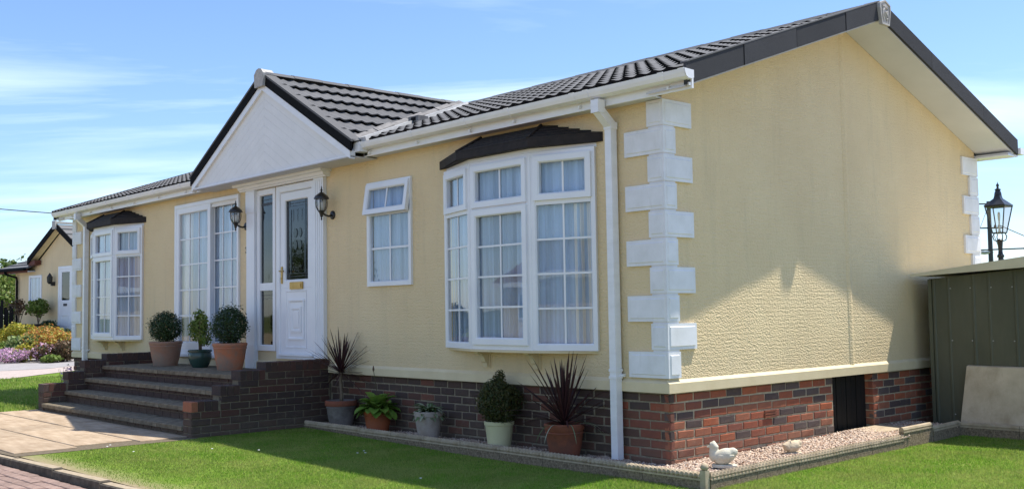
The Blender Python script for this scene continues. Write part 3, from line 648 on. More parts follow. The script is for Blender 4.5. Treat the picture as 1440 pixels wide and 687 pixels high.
# valley: white flashing on the main slope and grey cut-tile upstand
V0=Vector((PX+e,EY-.03,pz(e)-.02)); V1=Vector((PX+.02,YR-.06,PAZ-.02)); 
vd=(V1-V0); 
for k in range(7):
    a=V0+vd*(k/7+.004); b=V0+vd*((k+1)/7-.004); up=.085+.012*(k%2); off=-.10
    m=MB(); m.hexa([(a.x-.09,a.y,a.z+.0),(a.x+.015,a.y,a.z+.0),(b.x+.015,b.y,b.z),(b.x-.09,b.y,b.z),(a.x-.09,a.y,a.z+up+.045),(a.x+.015,a.y,a.z+up),(b.x+.015,b.y,b.z+up+.01),(b.x-.09,b.y,b.z+up+.055)])
    obj('valley_trim',m,'upstand',proof)
nrm=Vector((0,-SL,1)).normalized()*.085
m=MB(); a=V0+nrm; b=V1+nrm; wx=Vector((.17,0,0)); m.hexa([V0+Vector((.0,0,0)),V0+wx,V1+wx,V1,a+Vector((.0,0,0)),a+wx,b+wx*.8,b]); obj('valley_flashing',m,'lead',proof)
m=MB(); q0=V0+vd*.42+Vector((.15,0,.03)); m.box(q0.x-.04,q0.x+.16,q0.y-.10,q0.y+.05,q0.z,q0.z+.075); vt=obj('tile_vent',m,'upstand',proof)
obj('vent_mouth',MB().box(q0.x+.02,q0.x+.11,q0.y-.104,q0.y-.099,q0.z+.015,q0.z+.06),'barge_and_shade_black',vt)
# barge: black band then white band, then recessed chevron boards
def prake(side,top,bot,y0,y1,name,mat,inset=0.0,dmax=None):
    dm=dmax or e+.02; m=MB(); s=side
    p=[(PX+s*0.0,y0,PAZ+top),(PX+s*dm,y0,pz(dm)+top),(PX+s*dm,y0,pz(dm)+bot),(PX+s*0.0,y0,PAZ+bot)]
    m.prism(p if s<0 else p[::-1],(0,y1-y0,0)); return obj(name,m,mat,home)
for s in(-1,1):
    prake(s,.062,-.075,PY-.030,PY+.0,'porch_barge_board','barge_and_shade_black')
    prake(s,-.0755,-.165,PY-.018,PY+.05,'porch_bargeboard_white','gutterw',dmax=e+.0)
TZ=PAZ-.165; BZ=2.945; hb=.108
for s in(-1,1):
    for k in range(10):
        t0=TZ-k*hb; t1=t0-hb+.0018
        if t0<=BZ+.01: break
        d0=(t0-BZ)/PS; pts=[(0,t0),(min(d0,e-.02),max(BZ,t0-PS*min(d0,e-.02)))]
        if t1>BZ: pts+=[((t1-BZ)/PS,BZ),(0,t1)]
        else: pts+=[(0,BZ)]
        p=[(PX+s*(x+.0008),PY+.012,z) for x,z in pts]
        m=MB(); m.prism(p if s<0 else p[::-1],(0,.012,0)); obj('pediment_board',m,'fibre',home)
obj('pediment_backing',MB().prism([(PX-e+.02,PY+.0155,BZ),(PX+e-.02,PY+.0155,BZ),(PX,PY+.0155,PAZ-.1)],(0,.02,0)),'gutterw',home)
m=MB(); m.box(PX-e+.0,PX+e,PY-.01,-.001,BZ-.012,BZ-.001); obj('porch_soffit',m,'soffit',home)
obj('porch_base_trim',MB().box(PX-e+.03,PX+e-.03,PY-.012,PY+.004,BZ-.0005,BZ+.014),'gutterw',home)
m=MB(); q=[(-.10,-.13),(.10,-.13),(.115,.03),(.06,.085),(0,.10),(-.06,.085),(-.115,.03)]
m.prism([(PX+a,PY-.065,PAZ+b+.0) for a,b in q],(0,.035,0)); m.prism([(PX+a*.9,PY-.031,PAZ+.02+b*.75) for a,b in q],(0,.12,0)); obj('finial_cap',m,'rail',home)
# gutter return at the right foot of the porch gable
m=MB(); m.box(PX+e-.02,PX+e+.10,-.30,-.17,2.985,3.09); m.box(PX+e-.0,PX+e+.06,-.172,-.02,2.955,3.04); obj('gutter_outlet',m,'gutterw',home)

# ---- windows
class Plane:
    def __init__(s,ax,ay,bx,by):
        s.A=Vector((ax,ay,0)); d=Vector((bx-ax,by-ay,0)); s.len=d.length; s.T=d.normalized(); s.Nn=Vector((s.T.y,-s.T.x,0))
    def p(s,u,w,z): q=s.A+s.T*u+s.Nn*w; return (q.x,q.y,z)
    def box(s,m,u0,u1,w0,w1,z0,z1):
        m.hexa([s.p(u0,w1,z0),s.p(u1,w1,z0),s.p(u1,w0,z0),s.p(u0,w0,z0),s.p(u0,w1,z1),s.p(u1,w1,z1),s.p(u1,w0,z1),s.p(u0,w0,z1)])
    def ring(s,m,u0,u1,z0,z1,t,w0,w1,tb=None,bev=.012):
        """mitred frame with a sloping inner bevel"""
        tb=tb or t
        O=[(u0,z0),(u1,z0),(u1,z1),(u0,z1)]; I=[(u0+t,z0+tb),(u1-t,z0+tb),(u1-t,z1-t),(u0+t,z1-t)]; K=[(u0+t-bev,z0+tb-bev),(u1-t+bev,z0+tb-bev),(u1-t+bev,z1-t+bev),(u0+t-bev,z1-t+bev)]
        vs=[s.p(a,w0,b) for a,b in O]+[s.p(a,w1,b) for a,b in O]+[s.p(a,w1,b) for a,b in K]+[s.p(a,w1-bev,b) for a,b in I]+[s.p(a,w0,b) for a,b in I]
        fs=[]
        for i in range(4):
            j=(i+1)%4
            fs+=[(i,j,4+j,4+i),(4+i,4+j,8+j,8+i),(8+i,8+j,12+j,12+i),(12+i,12+j,16+j,16+i)]
        m.add(vs,fs)
def pane(pl,par,u0,u1,z0,z1,w,mat='glass'):
    m=MB(); pl.box(m,u0,u1,w-.004,w,z0,z1); return obj('pane',m,mat,par)
def grid(pl,par,u0,u1,z0,z1,nc,nr,w,t=.018):
    m=MB()
    for i in range(1,nc): u=u0+(u1-u0)*i/nc; pl.box(m,u-t/2,u+t/2,w+.0005,w+.007,z0,z1)
    for i in range(1,nr): z=z0+(z1-z0)*i/nr; pl.box(m,u0,u1,w+.001,w+.0085,z-t/2,z+t/2)
    return obj('glazing_bars',m,'upvc',par)
def curtainobj(pl,par,u0,u1,z0,z1,w,mat='net',amp=.018,per=.075,name='curtain',seed=0):
    rr=random.Random(seed); m=MB(); n=max(8,int((u1-u0)/.012)); ph=rr.uniform(0,6); vs=[]; 
    for i in range(n+1):
        u=u0+(u1-u0)*i/n; a=amp*(1.25*math.sin(2*math.pi*u/per+ph+1.6*math.sin(u*7+ph))+.4*math.sin(2*math.pi*u/(per*.43)+ph*2))
        for k,z in enumerate((z0,(z0+z1)/2,z1)): vs.append(pl.p(u,w+a*(1,.9,.6)[k],z))
    m.add(vs,[(3*i+k,3*i+3+k,3*i+4+k,3*i+1+k) for i in range(n) for k in(0,1)])
    return obj(name,m,mat,par,smooth=True)
def bay(x0,x1,seed,lab=None):
    yp=-.19; w_=.62; b=thing_part('bay_window')
    pts=[(x0,0),(x0+w_,yp),(x1-w_,yp),(x1,0)]
    zb,zt,ztr=.885,2.655,2.205
    for i in range(3):
        pl=Plane(*pts[i],*pts[i+1]); Ln=pl.len
        m=MB(); pl.ring(m,0.002,Ln-.002,zb,zt,.052,-.02,.035,.062); pl.box(m,.05,Ln-.05,-.01,.030,ztr-.028,ztr+.028); obj('frame',m,'upvc',b)
        # top light (opening sash)
        m=MB(); pl.ring(m,.036,Ln-.036,ztr+.012,zt-.040,.062,-.0,.055); obj('top_sash',m,'upvc',b)
        pane(pl,b,.094,Ln-.094,ztr+.070,zt-.098,.012); grid(pl,b,.094,Ln-.094,ztr+.070,zt-.098,2,1,.012)
        if i==1:
            m=MB(); pl.ring(m,.036,Ln-.036,zb+.045,ztr-.012,.066,0,.055); obj('casement_sash',m,'upvc',b)
            a,c,d=.098,zb+.107,ztr-.074
        else: a,c,d=.054,zb+.064,ztr-.030
        pane(pl,b,a,Ln-a,c,d,.010); grid(pl,b,a,Ln-a,c,d,2,4,.010)
        curtainobj(pl,b,.03,Ln-.03,zb+.06,zt-.05,-.035,'net',.012,.07,seed=seed+i)
    # corner posts
    m=MB()
    for j in (1,2): m.tube([(pts[j][0],pts[j][1]-.026,zb),(pts[j][0],pts[j][1]-.026,zt)],.020,8)
    obj('corner_post',m,'upvc',b)
    pl=Plane(*pts[2],*pts[3]); curtainobj(pl,b,.40,.62,zb+.06,zt-.48,-.03,'drape',.012,.06,'drape',seed+9)
    pl=Plane(*pts[0],*pts[1]); curtainobj(pl,b,.02,.16,zb+.06,zt-.48,-.03,'drape',.012,.06,'drape',seed+8)
    # head board, sill board
    def slabp(z0,z1,grow,mat,nm):
        P=[(x0-grow,0.0),(x0+w_-grow*.4,yp-grow-.035),(x1-w_+grow*.4,yp-grow-.035),(x1+grow,0.0)]
        m=MB(); m.prism([(a,c,z0) for a,c in P],(0,0,z1-z0)); obj(nm,m,mat,b)
    slabp(.862,.884,.010,'cream','sill_board'); slabp(2.656,2.690,.004,'gutterw','head_board')
    # corbels
    for cx in ((x0+.60,x0+1.30)):
        m=MB(); prof=[(0,.8615),(-.15,.8615),(-.145,.84),(-.10,.83),(-.075,.80),(-.06,.76),(-.04,.745),(-.035,.71),(0,.705)]
        m.prism([(cx-.03,a,c) for a,c in prof],(.06,0,0)); m.box(cx-.045,cx+.045,-.012,-.001,.70,.86); obj('corbel',m,'cream',b)
    # hipped black roof
    r=obj('bay_roof',MB().prism([(x0-.10,-.002,2.6905),(x0+w_-.075,-.30,2.6905),(x1-w_+.075,-.30,2.6905),(x1+.075,-.002,2.6905)],(0,0,.02)),'bayroof',b)
    r.parent=home; r.location=-Vector(HC)
    E0=[Vector((x0-.115,-.002,2.69)),Vector((x0+w_-.085,-.315,2.69)),Vector((x1-w_+.085,-.315,2.69)),Vector((x1+.085,-.002,2.69))]
    T0=[Vector((x0+.60,-.002,2.925)),Vector((x0+.62,-.03,2.925)),Vector((x1-.62,-.03,2.925)),Vector((x1-.60,-.002,2.925))]
    z1=.07
    m=MB()
    for i in range(3):
        a,c=E0[i],E0[i+1]; up=Vector((0,0,z1)); m.add([a,c,c+up,a+up],[(0,1,2,3)])
        NS=5
        for k in range(NS):
            f0,f1=k/NS,(k+1)/NS
            A_=(a+up).lerp(T0[i],f0)+Vector((0,0,.014)); B_=(c+up).lerp(T0[i+1],f0)+Vector((0,0,.014)); C_=(c+up).lerp(T0[i+1],f1); D_=(a+up).lerp(T0[i],f1)
            m.add([A_,B_,C_,D_,A_-Vector((0,0,.016)),B_-Vector((0,0,.016))],[(0,1,2,3),(4,5,1,0)])
    obj('roof_skin',m,'bayroof',r)
    for i in(1,2): obj('hip_roll',MB().tube([E0[i]+Vector((0,0,z1+.010)),T0[i]+Vector((0,-.03,.0))],.015,6),'bayroof',r)
    return b
def thing_part(name):
    o=bpy.data.objects.new(name,None); COL.objects.link(o); o.parent=home; o.location=(0,0,0); o.empty_display_size=.1
    ORG[o.name]=HC; return o
bay(*BAYS[0],11); bay(*BAYS[1],31)
FP=Plane(-HL,0,0,0)       # u = x + HL
U=lambda x:x+HL
# small window with its top light ajar
b=thing_part('window'); m=MB(); FP.ring(m,U(-4.225),U(-3.41),1.532,2.678,.055,-.02,.028); FP.box(m,U(-4.18),U(-3.46),-.01,.022,2.305,2.355); obj('frame',m,'upvc',b)
pane(FP,b,U(-4.165),U(-3.47),1.59,2.30,-.005); grid(FP,b,U(-4.165),U(-3.47),1.59,2.30,2,2,-.005,.022)
curtainobj(FP,b,U(-4.2),U(-3.43),1.56,2.66,-.04,'net',.012,.07,seed=3)
# ajar sash: rotate about its top edge
m=MB(); FP.ring(m,U(-4.215),U(-3.425),2.318,2.655,.062,.0,.045)
def swing(v,a=.15,zt=2.655,y0=-.03): 
    y,z=v[1]-y0,v[2]-zt; return (v[0],y0+y*math.cos(a)+z*math.sin(a),zt-y*math.sin(a)+z*math.cos(a))
m.v=[swing(v) for v in m.v]; obj('top_sash',m,'upvc',b)
m=MB(); FP.box(m,U(-4.155),U(-3.485),.012,.016,2.378,2.595); m.v=[swing(v) for v in m.v]; obj('pane',m,'glass',b)
m=MB(); FP.box(m,U(-3.83),U(-3.81),.017,.024,2.378,2.595); m.v=[swing(v) for v in m.v]; obj('glazing_bars',m,'upvc',b)
# sliding patio window
b=thing_part('patio_window'); m=MB(); FP.ring(m,U(-9.172),U(-7.212),.70,2.845,.060,-.06,.030); obj('frame',m,'upvc',b)
FP2=Plane(-HL,0,0,0)
m=MB(); FP.ring(m,U(-9.13),U(-8.04),.745,2.80,.095,-.03,.024,.13); obj('sliding_panel',m,'upvc',b)
m=MB(); FP.ring(m,U(-8.09),U(-7.235),.745,2.80,.055,-.055,-.031,.13); obj('fixed_panel',m,'upvc',b)
m=MB(); FP.box(m,U(-8.035),U(-7.24),-.031,.004,2.735,2.795); obj('trickle_vent',m,'fibre',b)
pane(FP,b,U(-9.033),U(-8.137),.877,2.703,-.006); grid(FP,b,U(-9.033),U(-8.137),.877,2.703,3,5,-.006)
pane(FP,b,U(-8.033),U(-7.292),.877,2.743,-.045); grid(FP,b,U(-8.033),U(-7.292),.877,2.743,3,5,-.045)
curtainobj(FP,b,U(-9.1),U(-7.26),.78,2.76,-.085,'net',.016,.09,seed=5)
curtainobj(FP,b,U(-9.1),U(-8.75),.78,2.76,-.062,'drape',.010,.06,'drape',6)
obj('sill',MB().box(-9.20,-7.19,-.075,-.002,.665,.699),'upvc',b)
m=MB(); FP.ring(m,U(-7.39),U(-7.30),1.56,1.70,.012,-.044,-.040); obj('sticker',m,'upvc',b)
# ---- door set
dr=thing_part('door_surround')
m=MB(); m.box(-6.955,-6.745,-.050,-.001,.557+.105,2.845); m.box(-6.965,-6.735,-.062,-.001,.557,.86); m.box(-6.965,-6.735,-.058,-.001,2.56,2.845); obj('pilaster',m,'upvc',dr)
m=MB(); m.box(-5.305,-5.09,-.050,-.001,.72,2.845)
for k in range(4): m.box(-5.275+k*.045,-5.255+k*.045,-.056,-.0495,.74,2.82)
obj('pilaster',m,'upvc',dr)
prof=[(0,2.846),(-.07,2.846),(-.075,2.862),(-.095,2.868),(-.105,2.90),(-.13,2.905),(-.135,2.935),(0,2.938)]
m=MB(); m.prism([(-7.10,a,c) for a,c in prof],(2.09,0,0)); m.prism([(-7.14,a*1.2,c) for a,c in ((0,2.903),(-.13,2.903),(-.135,2.937),(0,2.940))],(2.17,0,0)); obj('cornice',m,'upvc',dr)
sl_=thing_part('side_light')
m=MB(); FP.ring(m,U(-6.735),U(-6.262),.785,2.835,.075,-.06,.020); FP.box(m,U(-6.67),U(-6.32),-.03,.012,1.545,1.640); obj('frame',m,'upvc',sl_)
pane(FP,sl_,U(-6.662),U(-6.335),1.64,2.765,-.012,'doorglass'); pane(FP,sl_,U(-6.662),U(-6.335),.858,1.545,-.012,'doorglass')
m=MB()
for z0,z1 in((1.66,2.75),(.87,1.53)):
    for u in(-6.62,-6.375): FP.box(m,U(u),U(u)+.006,-.0115,-.009,z0,z1)
    FP.box(m,U(-6.66),U(-6.337),-.0115,-.009,z1-.09,z1-.084); FP.box(m,U(-6.66),U(-6.337),-.0115,-.009,z1-.05,z1-.044)
FP.box(m,U(-6.66),U(-6.337),-.0113,-.0088,2.63,2.665)
obj('leading',m,'leadstrip',sl_)
m=MB(); 
d=thing_part('front_door')
m=MB(); FP.ring(m,U(-6.225),U(-5.310),.695,2.835,.085,-.07,.026,.05); obj('frame',m,'upvc',d)
m=MB(); FP.ring(m,U(-6.135),U(-5.40),1.56,2.745,.105,-.05,.012); FP.box(m,U(-6.135),U(-5.40),-.05,.012,.745,1.559); obj('leaf',m,'upvc',d)
pane(FP,d,U(-6.032),U(-5.503),1.663,2.642,-.015,'doorglass')
def mould(par,x0,x1,z0,z1,w,t,h,name='moulding'):
    m=MB(); FP.ring(m,U(x0),U(x1),z0,z1,t,w,w+h,bev=t*.45); obj(name,m,'upvc',par)
mould(d,-6.01,-5.525,.83,1.53,.0125,.022,.006); mould(d,-5.955,-5.575,.93,1.42,.0125,.035,.014); mould(d,-5.885,-5.645,1.02,1.33,.0125,.05,.012)
obj('panel_field',MB().box(-5.83,-5.70,-.022,-.0125,1.08,1.27),'upvc',d)
m=MB()
for u in(-5.99,-5.955,-5.585,-5.55): FP.box(m,U(u),U(u)+.006,-.0145,-.011,1.665,2.64)
for z in(2.60,2.565,1.70,1.735): FP.box(m,U(-6.03),U(-5.505),-.0143,-.0108,z,z+.006)
cx,cz=-5.768,2.16
m.tube([(cx+.165*math.cos(t),.0125,cz-.10-.30*abs(math.sin(t))) for t in np.linspace(0,math.pi,21)],.002,5,False)
for dx in(-.10,0,.10): m.tube([(cx+dx,.0125,2.38),(cx+dx,.0125,2.52)],.0015,5,False)
obj('leading',m,'leadstrip',d)
m=MB(); FP.box(m,U(-5.955),U(-5.58),-.0146,-.0105,2.525,2.565); FP.box(m,U(-5.955),U(-5.92),-.0146,-.0105,1.74,2.525); FP.box(m,U(-5.615),U(-5.58),-.0146,-.0105,1.74,2.525); obj('border_glass',m,'bluelead',d)
m=MB()
for a in range(4):
    t=math.pi/4+a*math.pi/2; ex,ez=cx+.075*math.cos(t),cz+.105*math.sin(t)
    pts=[(ex+.042*math.cos(q)*1.0,.0118,ez+.058*math.sin(q)) for q in np.linspace(0,2*math.pi,13)[:-1]]; m.prism(pts[::-1],(0,-.003,0))
obj('motif_glass',m,'leafmotif',d)
m=MB(); m.box(-5.895,-5.60,-.030,-.0125,1.545,1.632); obj('letterbox',m,'brass',d); obj('letter_flap',MB().box(-5.865,-5.63,-.036,-.0305,1.565,1.612),'brass',d)
m=MB(); m.box(-6.118,-6.085,-.022,-.0125,1.62,1.83); m.tube([(-6.10,-.02,1.775),(-6.10,-.055,1.775),(-6.02,-.060,1.772),(-5.99,-.058,1.770)],.009,8); m.lathe([(.012,0),(.012,.01)],10,(-6.10,-.03,1.68)); obj('handle',m,'brass',d)
obj('threshold',MB().box(-6.16,-5.35,-.055,-.027,.735,.756),'gutterw',d)
# house number
m=MB(); c=(-7.04,2.088)
m.tube([(c[0]-.020,-.006,c[1]+.026),(c[0]+.0,-.006,c[1]+.034),(c[0]+.018,-.006,c[1]+.022),(c[0]+.012,-.006,c[1]+.006),(c[0]-.004,-.006,c[1]+.001),(c[0]+.014,-.006,c[1]-.004),(c[0]+.021,-.006,c[1]-.020),(c[0]+.002,-.006,c[1]-.034),(c[0]-.021,-.006,c[1]-.027)],.0068,6)
obj('house_number',m,'black',home)
# ---- lanterns by the door
def lantern(x,z):
    o=thing_part('wall_lantern'); y=-.155
    m=MB(); m.lathe([(.0,0),(.052,.0),(.050,.010),(.035,.018),(.0,.020)],20); m.v=[(x+v[0],-.002-v[2],z+v[1]) for v in m.v]
    m.tube([(x,-.015,z),(x,-.055,z-.015),(x,-.10,z-.005),(x,y,z+.025)],.012,8); m.lathe([(.004,-.065),(.012,-.055),(.006,-.040),(.016,-.02),(.02,.0),(.03,.025),(.040,.035),(.042,.045)],16,(x,y,z)); obj('bracket',m,'black',o,smooth=True)
    m=MB(); m.lathe([(.040,.047),(.062,.09),(.068,.14),(.060,.175)],12,(x,y,z),False); obj('glass',m,'lampglass',o)
    m=MB(); m.lathe([(.024,.05),(.032,.08),(.029,.14),(.010,.165)],10,(x,y,z)); obj('bulb',m,'fibre',o,smooth=True)
    m=MB()
    for k in range(6):
        t=k*math.pi/3+.3; m.tube([(x+r*math.cos(t),y+r*math.sin(t),z+h) for r,h in((.044,.045),(.066,.09),(.072,.14),(.064,.18))],.0050,5)
    obj('cage_bars',m,'black',o)
    m=MB(); m.lathe([(.088,.178),(.090,.188),(.072,.215),(.040,.240),(.020,.256),(.012,.262),(.010,.275),(.016,.283),(.008,.295),(.006,.32),(.001,.335)],16,(x,y,z)); obj('cap',m,'black',o,auto=50)
lantern(-7.045,2.40); lantern(-4.955,2.385)
# ---- downpipes
def sqtube(m,pts,h): 
    for a,b in zip(pts,pts[1:]):
        a=Vector(a); b=Vector(b); d=(b-a).normalized(); X=Vector((1,0,0)); 
        if abs(d.x)>.9: X=Vector((0,1,0))
        Y=d.cross(X).normalized(); X=Y.cross(d).normalized()
        c=[a-X*h-Y*h,a+X*h-Y*h,a+X*h+Y*h,a-X*h+Y*h]; m.hexa(c+[p+(b-a) for p in c])
def downpipe(x,xo,zbot,s):
    o=thing_part('downpipe'); m=MB(); sqtube(m,[(x,-.06,2.80),(x,-.06,zbot)],.036); obj('pipe',m,'gutterw',o)
    m=MB(); sqtube(m,[(xo,-.232,2.995),(xo,-.232,2.885)],.042); sqtube(m,[(xo,-.228,2.915),(x,-.062,2.80)],.037); m.box(x-.042,x+.042,-.102,-.018,2.765,2.825); obj('offset_bend',m,'gutterw',o)
    m=MB()
    for z in (.72,.66): m.box(x-.042,x+.042,-.102,-.018,z,z+.022)
    m.box(x-.06,x+.06,-.04,-.0005,.675,.70); obj('pipe_clip',m,'gutterw',o)
downpipe(-.518,-.500,-.02,1); downpipe(-12.60,-12.54,.30,-1)
sq=MB(); sqtube(sq,[(-12.60,-.06,.32),(-12.69,-.06,.22)],.036); sqtube(sq,[(-12.69,-.06,.24),(-12.69,-.06,-.03)],.036); obj('pipe_shoe',sq,'gutterw',home)

# ------------------------------------------------------------------ entrance steps
XI,XO,XIL,XOL,YF=-5.24,-5.03,-9.62,-9.83,-1.70
steps=thing('entrance_steps','broad weathered stone steps between stepped dark brick wing walls below the front door','steps',((XI+XIL)/2,-.85,-.04),world=True)
tr=[(-1.72,.075),(-1.42,.23),(-1.14,.39),(-.90,.555)]
core=MB()
for i,(y,z) in enumerate(tr): 
    core.box(XIL+.0,XI,y+.045,(tr[i+1][0]+.05 if i<3 else -.002),-.14,z-.052)
obj('core',core,'mortard',steps)
for i,(y,z) in enumerate(tr):
    yb_=tr[i+1][0]+.05 if i<3 else -.012
    nsl=7; w=(XI-XIL)/nsl
    rows_=[(y,yb_)] if i<3 else [(y,-.46),(-.46,yb_)]
    for (ya,ybk) in rows_:
        for k in range(nsl):
            o=link('tread_slab',mesh('tread_slab',bevbox(w-.006,ybk-ya-.005,.050,.009,.005),'tread'),steps,(XIL+.003+k*w,ya+random.uniform(-.006,.004),z+random.uniform(-.002,.002)))
# riser bricks on edge
rm=MB()
for i,(y,z) in enumerate(tr):
    zb=-.10 if i==0 else tr[i-1][1]-.01; h=z-.052-zb; x=XIL+.01
    while x<XI-.05:
        rm.box(x,x+.215,y+.034,y+.044,zb+.006,min(zb+.075,z-.054))
        if h>.085: rm.box(x-.05,x+.16,y+.034,y+.044,zb+.084,z-.055)
        x+=.225
obj('riser_bricks',rm,'brickstep',steps,kind='stuff')
wing=[(YF,.335),(-1.37,.483),(-1.14,.632),(-.83,.712)]
def wingwall(xo,xi,sgn):
    m=MB()
    for i,(y,z) in enumerate(wing):
        ye=wing[i+1][0] if i<3 else -.005
        x0,x1=sorted((xo-sgn*.008,xi+sgn*.008)); m.box(x0,x1,y+.008+(.0005*i),ye+.008,-.14,z-.006)
    w=obj('wing_wall',m,'mortard',steps)
    # soldier course tops, full thickness, then coursed bricks beneath on the visible faces
    for i,(y,z) in enumerate(wing):
        ye=wing[i+1][0]+.0 if i<3 else -.012
        yy=y; first=True
        hs=.105
        while yy<ye-.02:
            t=min(.068,ye-yy-.003); 
            if t<.02: break
            x0,x1=sorted((xo,xi)); mm=bevbox(x1-x0,t,hs,.005,.003)
            o=link('brick',mesh('brick',mm,'brickstep' if not(i==0 and first) else 'brickred'),w,(x0,yy,z+random.uniform(-.002,.002))); yy+=.077; first=False
    def top(a,b):  # height available below the soldier course between a,b measured from the front
        ya,yb=YF+a,YF+b
        zz=99
        for i,(y,z) in enumerate(wing):
            ye=wing[i+1][0] if i<3 else 0
            if ya<ye-.02 and yb>y+.02: zz=min(zz,z-.108)
        return zz
    cx=xo if sgn>0 else xi
    # face toward +X
    zc=-.07; c=0
    while zc<.62:
        s=-.1125*(c%2)
        while s<1.69:
            # clip at each step front
            a=max(s,0); b_=min(s+.215,1.69)
            # front limit at this height
            yf=YF
            for (y,z),(y2,z2) in zip(wing,wing[1:]):
                if zc+.06>z-.108: yf=y2
            a=max(a,yf-YF)
            if b_-a>.03: link('brick',bmesh_(round((b_-a)/.005)*.005,.065,'brickstep'),w,(cx,YF+a,zc),(0,0,math.pi/2))
            s+=.225
        zc+=.0752; c+=1
    # front face of the pier
    zc=-.07; c=0
    while zc<.20:
        x0=min(xo,xi); cutx=(.0,.105,.21) if c%2 else (.0,.21)
        for a,b_ in zip(cutx,cutx[1:]): link('brick',bmesh_(b_-a-.008,.065,'brickstep'),w,(x0+a+.002,YF,zc))
        zc+=.0752; c+=1
    return w
wingwall(XO,XI,1); wingwall(XOL,XIL,-1)

# ------------------------------------------------------------------ gravel border, edging
def rope_section(L,raised=False,h=.135):
    """concrete edging length along +X, rope moulded top"""
    m=MB(); m.box(0,L,-.022,.022,-.12,h-.045); m.box(0,L,-.027,.027,h-.052,h-.040)
    n=int(L/.0045); k=8; vs=[];r0=.025
    for i in range(n+1):
        x=L*i/n
        for j in range(k):
            t=2*math.pi*j/k; r=r0*(1+(0 if raised else .38)*math.sin(2*math.pi*x/.046+t)); vs.append((x,r*math.cos(t),h-.024+r*math.sin(t)))
    fs=[(i*k+j,(i+1)*k+j,(i+1)*k+(j+1)%k,i*k+(j+1)%k) for i in range(n) for j in range(k)]+[tuple(range(k)),tuple(n*k+j for j in range(k))[::-1]]
    m.add(vs,fs); me=mesh('edging_length',m,'edging'); me.materials.append(M['edgeface'])
    for i in range(6): me.polygons[i].material_index=1
    return me
edg=thing('garden_edging','buff concrete rope top edging around the gravel border at the foot of the park home','edging',(.63,-.38,-.09),world=True)
es=rope_section(.596); ess=rope_section(.60,True)
yA,yB=-.33,-.385; n=10; Lx=(.61+5.02)
for k in range(n):
    x=-5.02+k*(Lx/n); y=yA+(yB-yA)*k/n; o=link('edging_length',es,edg,(x,y,-.103+random.uniform(-.003,.003)),(0,0,(yB-yA)/Lx)); o.scale=(Lx/n/.60,1,1)
m=MB(); m.box(.605,.655,-.41,-.36,-.15,.055); m.lathe([(.018,.055),(.027,.062),(.030,.078),(.022,.096),(.008,.104)],12,(.63,-.385,0)); obj('corner_post',m,'edging',edg,auto=50)
y=-.355; k=0
while y<2.62:
    link('edging_length',es,edg,(.635-.02*y*.9,y,-.105+.002*(k%2)),(0,0,math.pi/2+.02)); y+=.60; k+=1
link('edging_length',ess,edg,(.585,2.645,-.035),(0,0,math.pi/2+.02))
o=link('edging_length',ess,edg,(.575,3.255,-.075),(0,0,math.pi/2+.06)); o.scale=(1.1,1,1)
link('edging_length',ess,edg,(.54,3.93,-.09),(0,0,0)); link('edging_length',ess,edg,(1.145,3.93,-.09),(0,0,0))
# gravel bed
bed=MB(); bed.add([(-5.03,-.35,-.03),(.63,-.39,-.03),(.56,3.9,-.03),(0.0,3.9,-.03),(0,0,-.03),(-5.03,0,-.03)],[(0,1,4,5),(1,2,3,4)]); obj('border_bed',bed,'soil',kind='structure')
def stones(n,regions,size,zf,name,label,mat='gravel'):
    base=np.array([(1,0,0),(-1,0,0),(0,1,0),(0,-1,0),(0,0,1),(0,0,-1)],float); fc=np.array([(0,2,4),(2,1,4),(1,3,4),(3,0,4),(2,0,5),(1,2,5),(3,1,5),(0,3,5)])
    # cuboctahedral-ish pebble from a jittered octahedron
    P=[]
    for (x0,x1,y0,y1,nn) in regions:
        P.append(np.c_[rng.uniform(x0,x1,nn),rng.uniform(y0,y1,nn)])
    P=np.vstack(P); nn=len(P)
    sc=rng.uniform(.6,1.2,(nn,1,3))*size*np.array([1,1,.62]); V=base[None]*sc+rng.normal(0,size*.18,(nn,6,3))
    a=rng.uniform(0,6.28,nn); c,s=np.cos(a),np.sin(a); x=V[...,0]*c[:,None]-V[...,1]*s[:,None]; y=V[...,0]*s[:,None]+V[...,1]*c[:,None]
    t=rng.uniform(-.5,.5,nn); y2=y*np.cos(t)[:,None]-V[...,2]*np.sin(t)[:,None]; z=y*np.sin(t)[:,None]+V[...,2]*np.cos(t)[:,None]
    V=np.stack([x+P[:,0:1],y2+P[:,1:2],z+zf(P[:,0],P[:,1])[:,None]+rng.uniform(-.006,.010,(nn,1))],-1).reshape(-1,3)
    Fq=(fc[None]+6*np.arange(nn)[:,None,None]).reshape(-1,3)
    o=bpy.data.objects.new(name,np_mesh(name,V,Fq,mat,3)); COL.objects.link(o); tag(o,label,'gravel',kind='stuff'); return o
zf=lambda x,y: np.where(y<0,-.022+.018*np.clip((-y)/.35,0,1)*0, -.022+.035*np.clip(y/2.6,0,1))+.006*np.sin(x*7+y*5)
stones(0,[(-5.0,0.02,-.345,-.0,9500),(.0,.61,-.365,2.75,15000),(.0,.56,2.75,3.85,3500)],.015,zf,'gravel','pinkish gravel filling the narrow border at the foot of the brick skirt')
m=MB(); m.hexa([(.0,2.70,-.03),(.30,2.78,-.03),(.34,3.36,-.03),(.0,3.36,-.03),(.0,2.70,.03),(.30,2.78,.022),(.34,3.36,.022),(.0,3.36,.03)]); o=obj('concrete_pad',m,'edging'); tag(o,'small pale concrete pad in front of the black hatch in the brick skirt','concrete pad')
